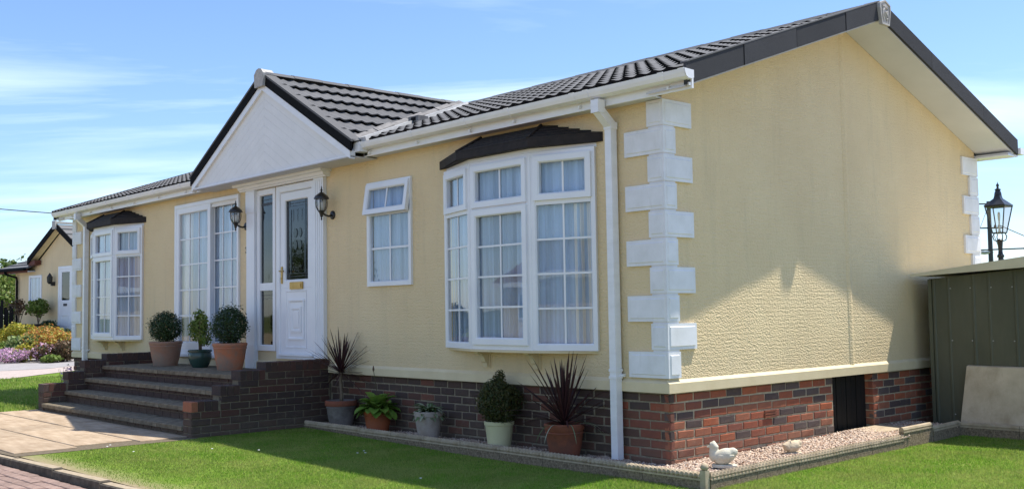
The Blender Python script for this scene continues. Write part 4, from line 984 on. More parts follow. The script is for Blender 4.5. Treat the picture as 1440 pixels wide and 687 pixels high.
m=MB(); m.hexa([(.03,.62,.0),(.10,.62,.0),(.09,.78,.0),(.03,.78,.0),(.03,.62,.035),(.09,.63,.03),(.085,.77,.032),(.03,.78,.035)]); o=obj('brick_chunk',m,'edging'); tag(o,'broken sandy brick piece lying on gravel behind the white duck','brick')

# ------------------------------------------------------------------ ducks
def duck(name,label,loc,rz,s,mat,sleep=False):
    o=thing(name,label,'duck ornament',loc,rz)
    m=MB(); vs=[];fs=[]; n=18; rings=17
    # continuous body: elliptical rings from tail (-x) to breast (+x)
    for i in range(rings):
        t=i/(rings-1); x=-.100+.185*t
        w=.066*math.sin(math.pi*min(1,(t*.93+.06)))**.62; zc=.074+.034*(1-t)**1.6; hh=.068*math.sin(math.pi*min(1,t*.90+.08))**.55
        if i==rings-1: w*=.35; hh*=.35
        for k in range(n): a=2*math.pi*k/n; vs.append((x,w*math.cos(a)*(1+.06*math.sin(9*t)),zc+hh*math.sin(a)))
    for i in range(rings-1):
        for k in range(n): fs.append((i*n+k,(i+1)*n+k,(i+1)*n+(k+1)%n,i*n+(k+1)%n))
    fs+=[tuple(range(n)),tuple((rings-1)*n+k for k in range(n))[::-1]]
    m.add(vs,fs)
    hd=(.066,.172) if not sleep else (.010,.128)
    m.tube([(.045,0,.07),(.068,0,.10),(.072 if not sleep else .03,0,.135 if not sleep else .118),(hd[0]-.002,0,hd[1]-.01),(hd[0]+.012,0,hd[1]+.006),(hd[0]+.028,0,hd[1])],[.052,.046,.036,.036,.041,.026],14)
    m.tube([(hd[0]+.02,0,hd[1]-.002),(hd[0]+.045,0,hd[1]-.008),(hd[0]+.062,0,hd[1]-.010)],[.014,.011,.007],10)
    m.tube([(-.07,0,.115),(-.098,0,.135),(-.108,0,.150)],[.048,.036,.022],10)
    me=mesh('body',m,mat,True)
    b=link('body',me,o); b.scale=(s,s,s); rm_=b.modifiers.new('Remesh','REMESH'); rm_.mode='VOXEL'; rm_.voxel_size=.0045; rm_.use_smooth_shade=True
    sm=b.modifiers.new('Smooth','SMOOTH'); sm.factor=.6; sm.iterations=5
    for sg in(-1,1):
        w=MB(); pts=[]
        for i in range(9):
            t=i/8; pts.append((.035-.135*t,sg*(.050-.012*t),.088+.016*t-.012*math.sin(math.pi*t)))
        w.tube(pts,[.010,.024,.029,.029,.027,.023,.018,.012,.004],8); 
        c=sg*.055; w.v=[(v[0],c+(v[1]-c)*.45,v[2]) for v in w.v]
        wo_=obj('wing',w,mat,o,smooth=True); wo_.scale=(s,s,s)
    w=MB(); w.lathe([(.0,0),(1,0),(1,.8),(.94,1.0),(0,1.0)],24); w.v=[(v[0]*.105-.015,v[1]*.064,v[2]*.024) for v in w.v]; p=obj('plinth',w,mat,o); p.scale=(s,s,s)
    return o
duck('duck_ornament','white stone duck sitting upright on the gravel by the edging corner',(.42,.12,.0),math.radians(-150),.95,'duck')
duck('duck_ornament','small buff stone duck resting on the gravel farther along the brick wall',(.42,1.08,.0),math.radians(-120),.74,'duck2',True)

# ------------------------------------------------------------------ plants
def leafquads(C,Nrm,size,aspect=.55,bend=0):
    """C (n,3) centres, Nrm (n,3) approx normals"""
    n=len(C); Nn=Nrm/np.linalg.norm(Nrm,axis=1,keepdims=True); r=rng.normal(size=(n,3)); a=np.cross(Nn,r); a/=np.linalg.norm(a,axis=1,keepdims=True); b=np.cross(Nn,a)
    s=(size*rng.uniform(.65,1.25,n))[:,None]; 
    V=np.stack([C-a*s*.5,C+b*s*aspect*.5+Nn*s*.08,C+a*s*.5,C-b*s*aspect*.5+Nn*s*.08],1).reshape(-1,3)
    return V,np.arange(4*n).reshape(-1,4)
def ellipsoid_leaves(n,rad,cen=(0,0,0),shell=.75,lump=.10,seed=1,squash_low=0):
    rg=np.random.default_rng(seed); d=rg.normal(size=(n,3)); d/=np.linalg.norm(d,axis=1,keepdims=True)
    k=rg.normal(size=(10,3)); k/=np.linalg.norm(k,axis=1,keepdims=True); am=rg.uniform(-1,1,10)
    l=sum(am[i]*np.exp(-((d-k[i])**2).sum(1)*5) for i in range(10))
    r=shell+(1-shell)*rg.random(n)**.6
    r=r*(1+lump*l)*(1+.05*rg.normal(size=n)); P=d*r[:,None]*np.array(rad)+np.array(cen); 
    return P,d+rg.normal(0,.75,(n,3))
def foliage(name,mat,parts,parent,size,aspect=.55):
    Vs=[];Fs=[];o=0
    for P,D in parts:
        V,Fq=leafquads(P,D,size,aspect); Vs.append(V); Fs.append(Fq+o); o+=len(V)
    me=np_mesh(name,np.vstack(Vs),np.vstack(Fs),mat,4)
    ob=bpy.data.objects.new(name,me); COL.objects.link(ob); 
    if parent: ob.parent=parent
    return ob
def pot(par,prof,mat,soilz,soilr):
    o=obj('pot',MB().lathe(prof,36,cap=False),mat,par,auto=40)
    obj('soil',MB().lathe([(0.001,soilz+.006),(soilr*.6,soilz+.004),(soilr,soilz)],20,cap=False),'soil',par)
    return o
def terra_prof(R,h,rim=.045,taper=.70,lip=.014):
    b=R*taper; return [(0.001,.001),(b,0),(b+(R-b)*.5,h*.42),(R-lip*1.1,h-rim-.03),(R-lip*.4,h-rim-.018),(R-lip,h-rim-.008),(R-lip*.6,h-rim),(R,h-rim*.6),(R+.002,h-.01),(R-.006,h),(R-.020,h-.004),(R-.028,h-.05)]
def stems(par,h,n,r,top,mat='bark',seed=0):
    rr=random.Random(seed); m=MB()
    for i in range(n):
        a=rr.uniform(0,6.28); q=rr.uniform(.3,1)*top; m.tube([(rr.uniform(-.02,.02),rr.uniform(-.02,.02),h[0]),(q*.4*math.cos(a),q*.4*math.sin(a),(h[0]+h[1])/2),(q*math.cos(a),q*math.sin(a),h[1])],[r,r*.8,r*.4],5)
    obj('stem',m,mat,par)
def ball_pot(label,loc,pm,seed,R=.225,h=.335,br=(.215,.215,.21)):
    o=thing('potted_plant',label,'potted plant',loc,group=None)
    pot(o,terra_prof(R,h),pm,h-.05,R-.03); zc=h+br[2]-.015
    stems(o,(h-.05,zc+.05),9,.008,.12,seed=seed)
    foliage('foliage','box',[ellipsoid_leaves(5200,br,(0,0,zc),.70,.20,seed),ellipsoid_leaves(900,tuple(b*.75 for b in br),(0,0,zc),.3,.1,seed+50),ellipsoid_leaves(420,tuple(b*1.10 for b in br),(0,0,zc),.93,.22,seed+70)],o,.024,.6)
    return o
ball_pot('clipped dark box ball in a weathered terracotta pot, leftmost on the top step',(-8.57,-.42,.557),'terra',1)
ball_pot('clipped box ball in an orange stained terracotta pot, nearest the front door',(-6.72,-.40,.557),'terra2',2,.215,.335,(.215,.215,.235))
o=thing('potted_plant','loose lime green shrub in a dark green glazed pot on the top step','potted plant',(-7.68,-.34,.557))
pot(o,[(.001,.001),(.095,0),(.125,.05),(.150,.12),(.148,.18),(.140,.20),(.155,.205),(.158,.225),(.146,.232),(.135,.20)],'greenpot',.19,.13); stems(o,(.18,.62),12,.006,.12,seed=4)
foliage('foliage','lime',[ellipsoid_leaves(500,(.12,.12,.17),(-.08,.0,.52),.3,.3,21),ellipsoid_leaves(560,(.13,.13,.21),(.05,0,.50),.3,.3,22),ellipsoid_leaves(170,(.09,.09,.10),(-.05,0,.68),.3,.3,23),ellipsoid_leaves(130,(.09,.09,.08),(.15,0,.36),.3,.3,24)],o,.042,.6)
m=MB(); m.lathe([(.0,.6),(.03,.61),(.035,.65),(.02,.70),(.0,.71)],8,(-.06,-.05,0)); obj('flower',m,'white_pet',o)
# small black pot beside the left pier
o=thing('potted_plant','small black plastic pot with a sprawling pink flowered climber left of the steps','potted plant',(-10.05,-1.28,-.04))
pot(o,[(.001,.001),(.10,0),(.125,.20),(.130,.22),(.118,.22),(.115,.19)],'blackpot',.19,.11)
m=MB(); m.box(-.11,.11,-.11,.11,-.0,.29); 
foliage('foliage','box',[ellipsoid_leaves(260,(.15,.15,.08),(0,0,.27),.3,.3,31)],o,.045,.6)
foliage('flowers','pink',[ellipsoid_leaves(90,(.07,.07,.16),(.10,.02,.45),.4,.4,32)],o,.04,.7); stems(o,(.2,.55),5,.004,.12,seed=9)
# cordylines
def strap(m,base,dirv,L,w,droop,seg=7):
    dirv=Vector(dirv).normalized(); side=dirv.cross(Vector((0,0,1))); 
    if side.length<.05: side=Vector((1,0,0))
    side.normalize(); p=Vector(base); d=dirv.copy(); vs=[]; 
    for i in range(seg+1):
        t=i/seg; ww=w*(.5+.7*t)*(1-t)**.55 if t<1 else .0005
        ww=max(ww,.0006); up=side.cross(d).normalized()*ww*.25
        vs+= [p-side*ww+up,p-up,p+side*ww+up]; p=p+d*(L/seg); d=(d+Vector((0,0,-droop/seg))).normalized()
    m.add(vs,[(3*i+k,3*i+k+1,3*i+4+k,3*i+3+k) for i in range(seg) for k in(0,1)])
def spikes(par,base,n,L,w,seed,elmin=-20,elmax=85,droop=.35):
    rr=random.Random(seed); m=MB()
    for i in range(n):
        f=i/n; el_=math.radians(elmin+(elmax-elmin)*f**.8+rr.uniform(-8,8)); a=i*2.39996+rr.uniform(-.2,.2); l=L*rr.uniform(.75,1.1)*(1.0 if f<.8 else .85)
        strap(m,(base[0]+.012*math.cos(a),base[1]+.012*math.sin(a),base[2]+.05*f),(math.cos(el_)*math.cos(a),math.cos(el_)*math.sin(a),math.sin(el_)),l,w,droop*rr.uniform(.4,1.5)*math.cos(el_))
    return obj('leaf_crown',m,'spike',par)
o=thing('potted_plant','purple spiky cordyline on a bare trunk in a grey limed pot beside the steps','potted plant',(-4.51,-.19,-.02))
pot(o,terra_prof(.175,.30,.055,.68),'greypot',.26,.145); obj('rim',MB().lathe([(.1765,.245),(.179,.26),(.179,.298),(.171,.303)],36,cap=False),'terra3',o,smooth=True)
obj('trunk',MB().tube([(0,0,.25),(.01,0,.38),(-.01,0,.52),(0,0,.61)],[.022,.019,.018,.024],8),'bark',o,smooth=True)
spikes(o,(0,0,.59),84,.47,.0125,5,-25,88,.25)
o=thing('potted_plant','tall dark purple spiky cordyline in a brown terracotta pot left of the downpipe','potted plant',(-1.0,-.20,-.015))
pot(o,terra_prof(.175,.285,.06,.72),'terra3',.24,.145); spikes(o,(0,0,.27),60,.60,.017,8,12,88,.55)
m=MB(); rr=random.Random(4)
for i in range(9): a=rr.uniform(0,6.28); strap(m,(.1*math.cos(a),.1*math.sin(a),.26),(math.cos(a),math.sin(a),.5),.34,.008,2.2)
obj('dry_leaf',m,'varieg',o)
# hosta like plant
o=thing('potted_plant','bright green broad leaved plant in an orange terracotta pot, second pot from the steps','potted plant',(-3.79,-.20,-.02))
pot(o,terra_prof(.150,.235,.05,.72),'terra4',.19,.12)
def broad(par,n,L,w,base,seed,mat,elr=(15,75),droop=1.3):
    rr=random.Random(seed); m=MB()
    for i in range(n):
        a=i*2.4+rr.uniform(-.3,.3); e_=math.radians(rr.uniform(*elr)); d=Vector((math.cos(a)*math.cos(e_),math.sin(a)*math.cos(e_),math.sin(e_))); p=Vector(base); side=d.cross(Vector((0,0,1))).normalized(); l=L*rr.uniform(.7,1.15)
        vs=[];seg=8
        for k in range(seg+1):
            t=k/seg; ww=.004 if t<.3 else w*math.sin(math.pi*min(1,(t-.3)/.7*.96+.04))**.7
            u=side.cross(d).normalized()*ww*.35; vs+=[p-side*ww+u,p,p+side*ww+u]; p=p+d*l/seg; d=(d+Vector((0,0,-droop/seg))).normalized()
        m.add(vs,[(3*k+q,3*k+q+1,3*k+4+q,3*k+3+q) for k in range(seg) for q in(0,1)])
    return obj('leaf_crown',m,mat,par,smooth=True)
broad(o,60,.26,.062,(0,0,.20),3,'hosta',(20,80),1.5); m=MB(); m.tube([(0,0,.2),(-.02,0,.45),(-.06,-.01,.66)],.004,5); m.lathe([(.004,0),(.012,.02),(.004,.06)],6,(-.06,-.01,.64)); obj('flower_stalk',m,'darkred',o)
o=thing('potted_plant','low grey green variegated plant in a pale limed pot, middle of the border','potted plant',(-2.90,-.21,-.02))
pot(o,[(.001,.001),(.100,0),(.138,.23),(.144,.235),(.148,.275),(.138,.28),(.130,.25)],'palepot',.25,.12); broad(o,120,.18,.021,(0,0,.255),6,'varieg',(0,55),1.2)
o=thing('potted_plant','upright bushy shrub in a smooth cream pot between the variegated plant and the tall cordyline','potted plant',(-1.86,-.19,-.02))
pot(o,[(.001,.001),(.105,0),(.130,.215),(.139,.218),(.141,.248),(.130,.252),(.124,.22)],'creampot',.22,.115); stems(o,(.2,.55),14,.004,.10,seed=12)
foliage('foliage','conifer',[ellipsoid_leaves(6500,(.205,.205,.21),(0,0,.43),.45,.45,41),ellipsoid_leaves(260,(.05,.05,.09),(.02,0,.64),.3,.2,42),ellipsoid_leaves(160,(.06,.05,.07),(-.03,0,.60),.3,.2,43)],o,.027,.45)

# ------------------------------------------------------------------ shed and leaning slab
SX0,SX1,SY0,SY1=.20,2.30,4.10,5.95
shed=thing('garden_shed','dark green corrugated metal shed with a cream roof edge at the right of the house','shed',((SX0+SX1)/2,(SY0+SY1)/2,0),world=True)
def shz(x): xm=(SX0+SX1)/2; return 1.505+.075*(1-abs(x-xm)/(xm-SX0))
pn=5; w=(SX1-SX0)/pn
for k in range(pn):
    m=MB(); x0=SX0+k*w; prof=[(0,0),(.03,0),(.04,-.012),(.055,-.012),(.065,0),(.19,0),(.198,-.005),(.212,-.005),(.22,0),(w,0)]
    for (a,ya),(b,yb2) in zip(prof,prof[1:]): m.add([(x0+a,SY0+ya,-.02),(x0+b,SY0+yb2,-.02),(x0+b,SY0+yb2,shz(x0+b)),(x0+a,SY0+ya,shz(x0+a))],[(0,1,2,3)])
    m.lathe([(.004,-.002),(.004,.002)],8); m.v[-16:]=[(x0+.02+v[0],SY0-.004+v[2]*1.0,.86+v[1]) for v in m.v[-16:]]
    obj('wall_panel',m,'shed2',shed)
for x in(SX0,SX1):
    m=MB()
    for k in range(4): y0=SY0+k*(SY1-SY0)/4; m.add([(x,y0,-.02),(x,y0+.4625,-.02),(x,y0+.4625,1.505),(x,y0,1.505)],[(0,1,2,3)])
    obj('wall_panel',m,'shed2',shed)
m=MB(); m.box(SX0,SX1,SY1-.01,SY1,-.02,1.50); obj('wall_panel',m,'shed2',shed)
m=MB()
for x in (SX0-.008,SX1-.03): obj('corner_post',MB().box(x,x+.038,SY0-.016,SY0+.02,-.02,1.50),'shed',shed)
xm=(SX0+SX1)/2
def rz2(x): return 1.535+.10*(1-abs(x-xm)/(xm-SX0+.10))
for s in(-1,1):
    xe=xm+s*(xm-SX0+.12); m=MB(); p=[(xm,SY0-.16,rz2(xm)),(xe,SY0-.16,1.535),(xe,SY0-.16,1.548),(xm,SY0-.16,rz2(xm)+.045)]
    m.prism(p if s<0 else p[::-1],(0,SY1-SY0+.25,0)); obj('roof_sheet',m,'shedroof',shed)
    m=MB(); p=[(xm,SY0-.175,rz2(xm)-.052),(xe,SY0-.175,1.530),(xe,SY0-.175,1.556),(xm,SY0-.175,rz2(xm)+.055)]
    m.prism(p if s<0 else p[::-1],(0,.014,0)); obj('verge_trim',m,'shedroof',shed)
m=MB(); m.box(.15,2.4,4.0,6.0,-.12,-.025); obj('base',m,'concrete',shed)
o=obj('leaning_slab',MB().hexa([(.53,3.975,-.005),(1.43,3.975,-.005),(1.43,4.01,.005),(.53,4.01,.005),(.585,4.055,.60),(1.44,4.055,.592),(1.44,4.09,.602),(.585,4.09,.61)]),'leanslab'); tag(o,'stained stone slab leaning against the green shed','stone slab')
o=obj('slab_bearer',MB().box(.50,1.5,3.955,4.02,-.10,-.012),'vent'); tag(o,'dark timber batten on the ground under the leaning slab','batten')
m=MB()
for k in range(10):
    for zz in (.10,.86,1.40): m.tube([(SX0+.02+k*.21,SY0-.002,zz),(SX0+.02+k*.21,SY0-.010,zz)],.007,6)
obj('screw_heads',m,'rail',shed,kind='stuff')
# corrugated seam lines already geometric; tall grass tuft by the slab later

# ------------------------------------------------------------------ street lamp, pole, wires
def streetlamp(x,y):
    o=thing('street_lamp','old fashioned black lamp post with a glass lantern and ladder bar behind the shed','street lamp',(x,y,.17))
    m=MB(); m.lathe([(.085,0),(.085,.35),(.065,.42),(.050,.5),(.048,1.2),(.046,1.95),(.040,2.02),(.058,2.03),(.058,2.06),(.040,2.08),(.034,2.14),(.045,2.26),(.050,2.30),(.030,2.32)],16); obj('post',m,'black',o,auto=40)
    obj('ladder_bar',MB().tube([(-.34,-.11,2.155),(0,0,2.155),(.36,.12,2.155)],.011,8).lathe([(.001,-.02),(.02,-.01),(.02,.01),(.001,.02)],8,(-.34,-.11,2.155)).lathe([(.001,-.02),(.02,-.01),(.02,.01),(.001,.02)],8,(.36,.12,2.155)),'black',o)
    m=MB()
    for k in range(4):
        t=math.pi/4+k*math.pi/2; c,s=math.cos(t),math.sin(t); m.tube([(.03*c,.03*s,2.28),(.10*c,.10*s,2.30),(.12*c,.12*s,2.36),(.09*c,.09*s,2.41)],.009,6)
    obj('frog_bracket',m,'black',o)
    zb,zt,rb,rt=2.415,2.835,.10,.195
    m=MB()
    for k in range(4):
        t=math.pi/4+k*math.pi/2; t2=t+math.pi/2
        a=Vector((rb*math.cos(t)*1.2,rb*math.sin(t)*1.2,zb)); b=Vector((rt*math.cos(t)*1.2,rt*math.sin(t)*1.2,zt)); a2=Vector((rb*math.cos(t2)*1.2,rb*math.sin(t2)*1.2,zb)); b2=Vector((rt*math.cos(t2)*1.2,rt*math.sin(t2)*1.2,zt))
        m.tube([a,b],.010,6); m.tube([a,a2],.010,6); m.tube([b,b2],.013,6)
        g=MB(); g.add([a*.99+Vector((0,0,.01*zb)),a2*.99+Vector((0,0,.01*zb)),b2*.99+Vector((0,0,.01*zt)),b*.99+Vector((0,0,.01*zt))],[(0,1,2,3)]); obj('glass',g,'lampglass',o)
    obj('lantern_frame',m,'black',o)
    obj('lamp_mount',MB().lathe([(.03,2.40),(.02,2.46),(.012,2.60),(.018,2.62),(.024,2.70),(.018,2.74),(.004,2.75)],10),'fibre',o,smooth=True)
    m=MB(); q=[(1.30,2.842),(1.30,2.855),(.95,2.90),(.42,2.965),(.36,3.00),(.30,3.03)]
    vs=[]
    for f,z in q:
        for k in range(4): t=math.pi/4+k*math.pi/2; vs.append((rt*f*math.cos(t),rt*f*math.sin(t),z))
    fs=[(4*i+k,4*i+(k+1)%4,4*i+4+(k+1)%4,4*i+4+k) for i in range(5) for k in range(4)]+[(3,2,1,0),(20,21,22,23)]
    m.add(vs,fs); m.lathe([(.062,3.02),(.055,3.06),(.040,3.09),(.05,3.10),(.05,3.115),(.024,3.125),(.016,3.15),(.026,3.17),(.020,3.195),(.008,3.205),(.002,3.235)],12)
    obj('lantern_top',m,'black',o,auto=40); o.scale=(.75,.75,.82)
sl_o=streetlamp(-.35,7.24)
o=thing('utility_pole','slim dark wooden utility pole with crossarms left of the lamp post','utility pole',(-18.1,48.6,-.2))
o.rotation_euler=(0,0,0)
m=MB(); m.tube([(0,0,0),(-.0,0,3.5),(0,0,6.75)],[.14,.12,.10],10); obj('pole',m,'black',o)
dv=Vector((RR.x,RR.y,0)).normalized()
def arm(z,a,b,r=.045): return MB().tube([tuple(dv*a+Vector((0,0,z))),tuple(dv*b+Vector((0,0,z)))],r,6)
obj('crossarm',arm(6.62,-1.2,.05,.04),'black',o); obj('crossarm',arm(5.35,-.95,.65,.04),'black',o)
m=MB()
for a in(-.9,-.7,.3,.5): m.lathe([(.05,0),(.08,.05),(.05,.12),(.02,.16)],8,tuple(dv*a+Vector((0,0,5.37))))
obj('insulator',m,'black',o)
m=MB(); m.tube([tuple(dv*-1.2+Vector((0,0,4.15))),tuple(dv*-.3+Vector((0,0,4.05))),tuple(dv*.1+Vector((0,0,4.1)))],.10,6); obj('transformer_bracket',m,'rail',o)
def wire(name,label,a,b,sag,r):
    a=Vector(a); b=Vector(b); m=MB(); m.tube([a.lerp(b,t)+Vector((0,0,-sag*4*t*(1-t))) for t in np.linspace(0,1,17)],r,5); o=obj(name,m,'black'); tag(o,label,'cable')
P0=Vector((-18.1,48.6,-.2))
wire('overhead_cable','thin cable dropping from the utility pole to the right behind the lamp post',P0+dv*.5+Vector((0,0,5.5)),P0+dv*9+Vector((0,-2,2.4)),.15,.022)
wire('overhead_cable','thin stay wire falling from the utility pole crossarm towards the lamp post',P0+dv*.1+Vector((0,0,5.3)),P0+dv*1.3+Vector((0,0,2.0)),.05,.016)
wire('overhead_cable','faint thin stay wire left of the utility pole, beside the white quoins',P0+dv*-.1+Vector((0,0,6.3)),P0+dv*-1.4+Vector((0,0,3.2)),.0,.012)
wire('overhead_cable','thin telephone cable crossing the sky above the neighbouring roof at far left',(-52,1,7.6),(-44,22,6.4),.6,.022)

# ------------------------------------------------------------------ neighbouring bungalow
NZ=.10; na=math.radians(8)
nb=thing('neighbour_bungalow','distant cream bungalow with grey tiled roof, black gutter and white glazed door behind flower bed','bungalow',(-30.494,5.796,NZ),na)
NA,NO,NH=-.24,.25,1.93
m=MB(); m.add([(-3.65,0,.55),(3.0,0,.55),(3.0,0,2.85),(NA+NH,0,2.95),(NA,0,4.10),(NA-NH,0,2.95),(-3.65,0,2.85)],[(0,1,2,3,4,5,6)]); m.add([(-3.65,0,.5),(-3.65,6,.5),(-3.65,6,2.85),(-3.65,0,2.85)],[(3,2,1,0)]); obj('wall',m,'clad',nb)
obj('plinth',MB().box(-3.62,3,.02,.2,-.3,.55),'brickstep',nb)
obj('terrace',MB().box(-3.2,2.8,-1.0,.0,-.3,.62),'brickstep',nb); obj('terrace_cap',MB().box(-3.25,2.85,-1.05,.0,.621,.68),'edging',nb)
NZA=4.26
def nz_(d): return NZA-.575*abs(d)
ngr=obj('gable_roof',MB().add([(NA,-NO,NZA),(NA+NH,-NO,nz_(NH)),(NA+NH,3,nz_(NH)),(NA,3,NZA),(NA-NH,-NO,nz_(NH)),(NA-NH,1,nz_(NH))],[(0,1,2,3),(0,3,5,4)]),'deck',nb)
for r in range(6):
    d0=NH+.04-r*.322; d1=d0-.325
    obj('tile_course',MB().hexa([(NA+d1,-NO,nz_(d1)),(NA+d0,-NO,nz_(d0)),(NA+d0,3,nz_(d0)),(NA+d1,3,nz_(d1)),(NA+d1,-NO,nz_(d1)+.012),(NA+d0,-NO,nz_(d0)+.06),(NA+d0,3,nz_(d0)+.06),(NA+d1,3,nz_(d1)+.012)]),'tile',ngr)
for s_ in (-1,1):
    p=[(NA,-NO-.03,NZA+.07),(NA+s_*(NH+.03),-NO-.03,nz_(NH+.03)+.07),(NA+s_*(NH+.03),-NO-.03,nz_(NH+.03)-.14),(NA,-NO-.03,NZA-.14)]
    obj('barge_board',MB().prism(p if s_<0 else p[::-1],(0,.03,0)),'barge_and_shade_black',nb)
    p=[(NA,-NO,NZA-.10),(NA+s_*NH,-NO,nz_(NH)-.10),(NA+s_*NH,0,nz_(NH)-.10),(NA,0,NZA-.10)]
    obj('soffit',MB().add(p,[(0,1,2,3)]),'cream',nb)
RB=simple('red_brown_timber',(.10,.03,.02),(.14,.045,.03),8,.7)
obj('soffit_box_end',MB().prism([(NA-NH-.02,-NO+.01,nz_(NH)-.22),(NA-NH+.45,-NO+.01,nz_(NH)-.17),(NA-NH+.45,-NO+.01,nz_(NH)-.02),(NA-NH-.02,-NO+.01,nz_(NH)-.08)],(0,.22,0)),RB,nb)
obj('ridge_end_cap',MB().box(NA-.11,NA+.11,-NO-.08,-NO-.031,NZA-.16,NZA+.12),'rail',nb); obj('ridge_cap',MB().box(NA-.09,NA+.09,-NO-.03,3,NZA+.03,NZA+.10),'rail',nb)
nmr=obj('main_roof',MB().add([(-4.4,-.28,2.86),(NA-NH,-.28,2.86),(NA,2.9,3.96),(NA,2.9,3.965),(-4.4,2.9,3.96)],[(0,1,2,4)]),'deck',nb)
for r in range(9):
    y0=-.30+r*.36; z0=2.865+r*.1245
    obj('tile_course',MB().hexa([(-4.42,y0,z0),(NA-NH+.1+.2*r,y0,z0),(NA-NH+.1+.2*r,y0+.38,z0+.13),(-4.42,y0+.38,z0+.13),(-4.42,y0,z0+.050),(NA-NH+.1+.2*r,y0,z0+.050),(NA-NH+.1+.2*r,y0+.38,z0+.142),(-4.42,y0+.38,z0+.142)]),'tile',nmr)
obj('gutter',MB().box(-4.42,NA-NH-.05,-.40,-.29,2.79,2.875),'barge_and_shade_black',nb)
obj('fascia',MB().box(-4.40,NA-NH-.05,-.285,-.25,2.72,2.85),RB,nb)
obj('downpipe',MB().tube([(-3.75,-.34,2.80),(-3.73,-.32,2.70),(-3.42,-.07,2.58),(-3.38,-.07,2.45),(-3.38,-.07,.60)],.040,8),'barge_and_shade_black',nb)
obj('eaves_soffit',MB().box(-4.40,NA-NH,-.249,-.002,2.75,2.78).box(-4.40,-3.66,-.002,5.0,2.75,2.78),'soffit',nb)
NP=Plane(-10,0,10,0); V_=lambda x:x+10
wn=obj('window',MB(),'upvc',nb); m=MB(); NP.ring(m,V_(-2.58),V_(-1.66),1.70,2.62,.09,-.02,.03); wn.data=mesh('window',m,'upvc')
NPp=lambda par,a,b,c,d_,mat: link('pane',mesh('pane',(lambda mm:(NP.box(mm,V_(a),V_(b),.002,.006,c,d_),mm)[1])(MB()),mat),par)
obj('backing',MB().box(-2.5,-1.74,-.0015,-.001,1.78,2.54),'net',wn); NPp(wn,-2.50,-1.74,1.78,2.54,'glass')
dn=obj('door',MB(),'upvc',nb); m=MB(); NP.ring(m,V_(-.47),V_(.50),.70,2.86,.10,-.02,.035); NP.box(m,V_(-.37),V_(.40),.001,.02,.74,1.66); NP.ring(m,V_(-.37),V_(.40),1.60,2.78,.12,0,.022); NP.ring(m,V_(-.25),V_(.28),.85,1.25,.05,.02,.032); dn.data=mesh('door',m,'upvc')
obj('backing',MB().box(-.26,.29,-.0015,-.001,1.72,2.66),'dark',dn); NPp(dn,-.25,.28,1.72,2.66,'doorglass'); obj('letterbox',MB().box(-.10,.13,-.035,-.021,1.53,1.61),'leadstrip',dn)
ln=obj('wall_lantern',MB().lathe([(.03,2.28),(.09,2.34),(.10,2.52),(.06,2.58),(.01,2.66)],8,(-.80,-.16,0)).box(-.78,-.72,-.14,-.01,2.22,2.36),'black',nb)
# pots along the terrace front
for i,(x,h,mt) in enumerate(((-2.35,.60,'darkred'),(-1.0,.55,'lime'))):
    wx=-30.494+x*math.cos(na)+.45*math.sin(na); wy=5.796+x*math.sin(na)-.45*math.cos(na)
    o=thing('potted_shrub',('thin reddish shrub in a dark tub on the distant terrace by the black downpipe','bright green bushy shrub in a dark tub on the distant terrace under the window')[i],'potted shrub',(wx,wy,NZ+.68))
    obj('tub',MB().lathe([(.001,0),(.22,0),(.28,.26),(.25,.26)],14,cap=False),'blackpot',o); foliage('foliage',mt,[ellipsoid_leaves((160,520)[i],(.42,.36,.32),(0,0,.26+h),.3,.4,60+i)],o,.13,.6); stems(o,(.2,.9),6,.012,.3,seed=i)
o=thing('planter_trough','dark low trough of plants along the distant terrace edge right of the green shrub','planter',(-30.75,5.30,NZ+.68),na)
obj('trough',MB().box(-.5,.6,-.12,.12,0,.20),'blackpot',o); foliage('foliage','box',[ellipsoid_leaves(240,(.55,.15,.13),(.05,0,.27),.3,.4,66)],o,.09,.6)

# ------------------------------------------------------------------ flower bed and planting in front of it
obj('flower_bed',MB().add([(-40,2.0,-.02),(-27.6,4.6,-.02),(-26.8,8,-.02),(-44,8,-.02)],[(0,1,2,3)]),'soil',kind='structure')
def bush(name,label,cat,u,D,zc,rad,n,size,mat,seed,mat2=None,asp=.6):
    # u: horizontal angle pixel of the photograph used only to work out where the plant stands
    v=F*1.0+RR*((u-720)/FPX); dd=Vector((v.x,v.y,0)).normalized(); loc=(CX+dd.x*D,CY+dd.y*D,-.03); zc*=.88; rad=(rad[0],rad[1],rad[2]*.88)
    o=thing(name,label,cat,tuple(round(c,2) for c in loc))
    P_=[ellipsoid_leaves(n,rad,(0,0,zc),.55,.35,seed)]
    rg=np.random.default_rng(seed+5)
    for k in range(7):
        a=rg.uniform(0,6.28); P_.append(ellipsoid_leaves(n//10,tuple(r*.42 for r in rad),(rad[0]*.75*math.cos(a),rad[1]*.75*math.sin(a),zc+rad[2]*rg.uniform(-.2,.75)),.4,.3,seed+k+1))
    foliage('foliage',mat,P_,o,size,asp); stems(o,(-.02,zc+rad[2]*.4),10,.012,rad[0]*.7,seed=seed)
    if mat2: foliage('flowers',mat2,[ellipsoid_leaves(n//3,tuple(r*1.05 for r in rad),(0,0,zc+rad[2]*.15),.9,.3,seed+3)],o,size,asp)
    return o
bush('flowering_shrub','large orange and yellow leaved shrub in the middle of the distant flower bed','shrub',67,34.5,.62,(.80,.7,.56),3000,.085,'orange',101)
bush('flowering_shrub','yellow and orange leaved shrub left of the large orange one in the distant bed','shrub',22,37,.72,(.66,.6,.50),2200,.085,'yellow',111)
bush('flowering_shrub','pale variegated shrub between the yellow and the orange shrubs','shrub',36,34.5,.45,(.55,.5,.38),1300,.11,'palevar',121)
bush('flower_clump','mound of small pink flowers at the front of the distant flower bed','flowers',11,33.4,.24,(.78,.55,.24),1500,.06,'pink',131)
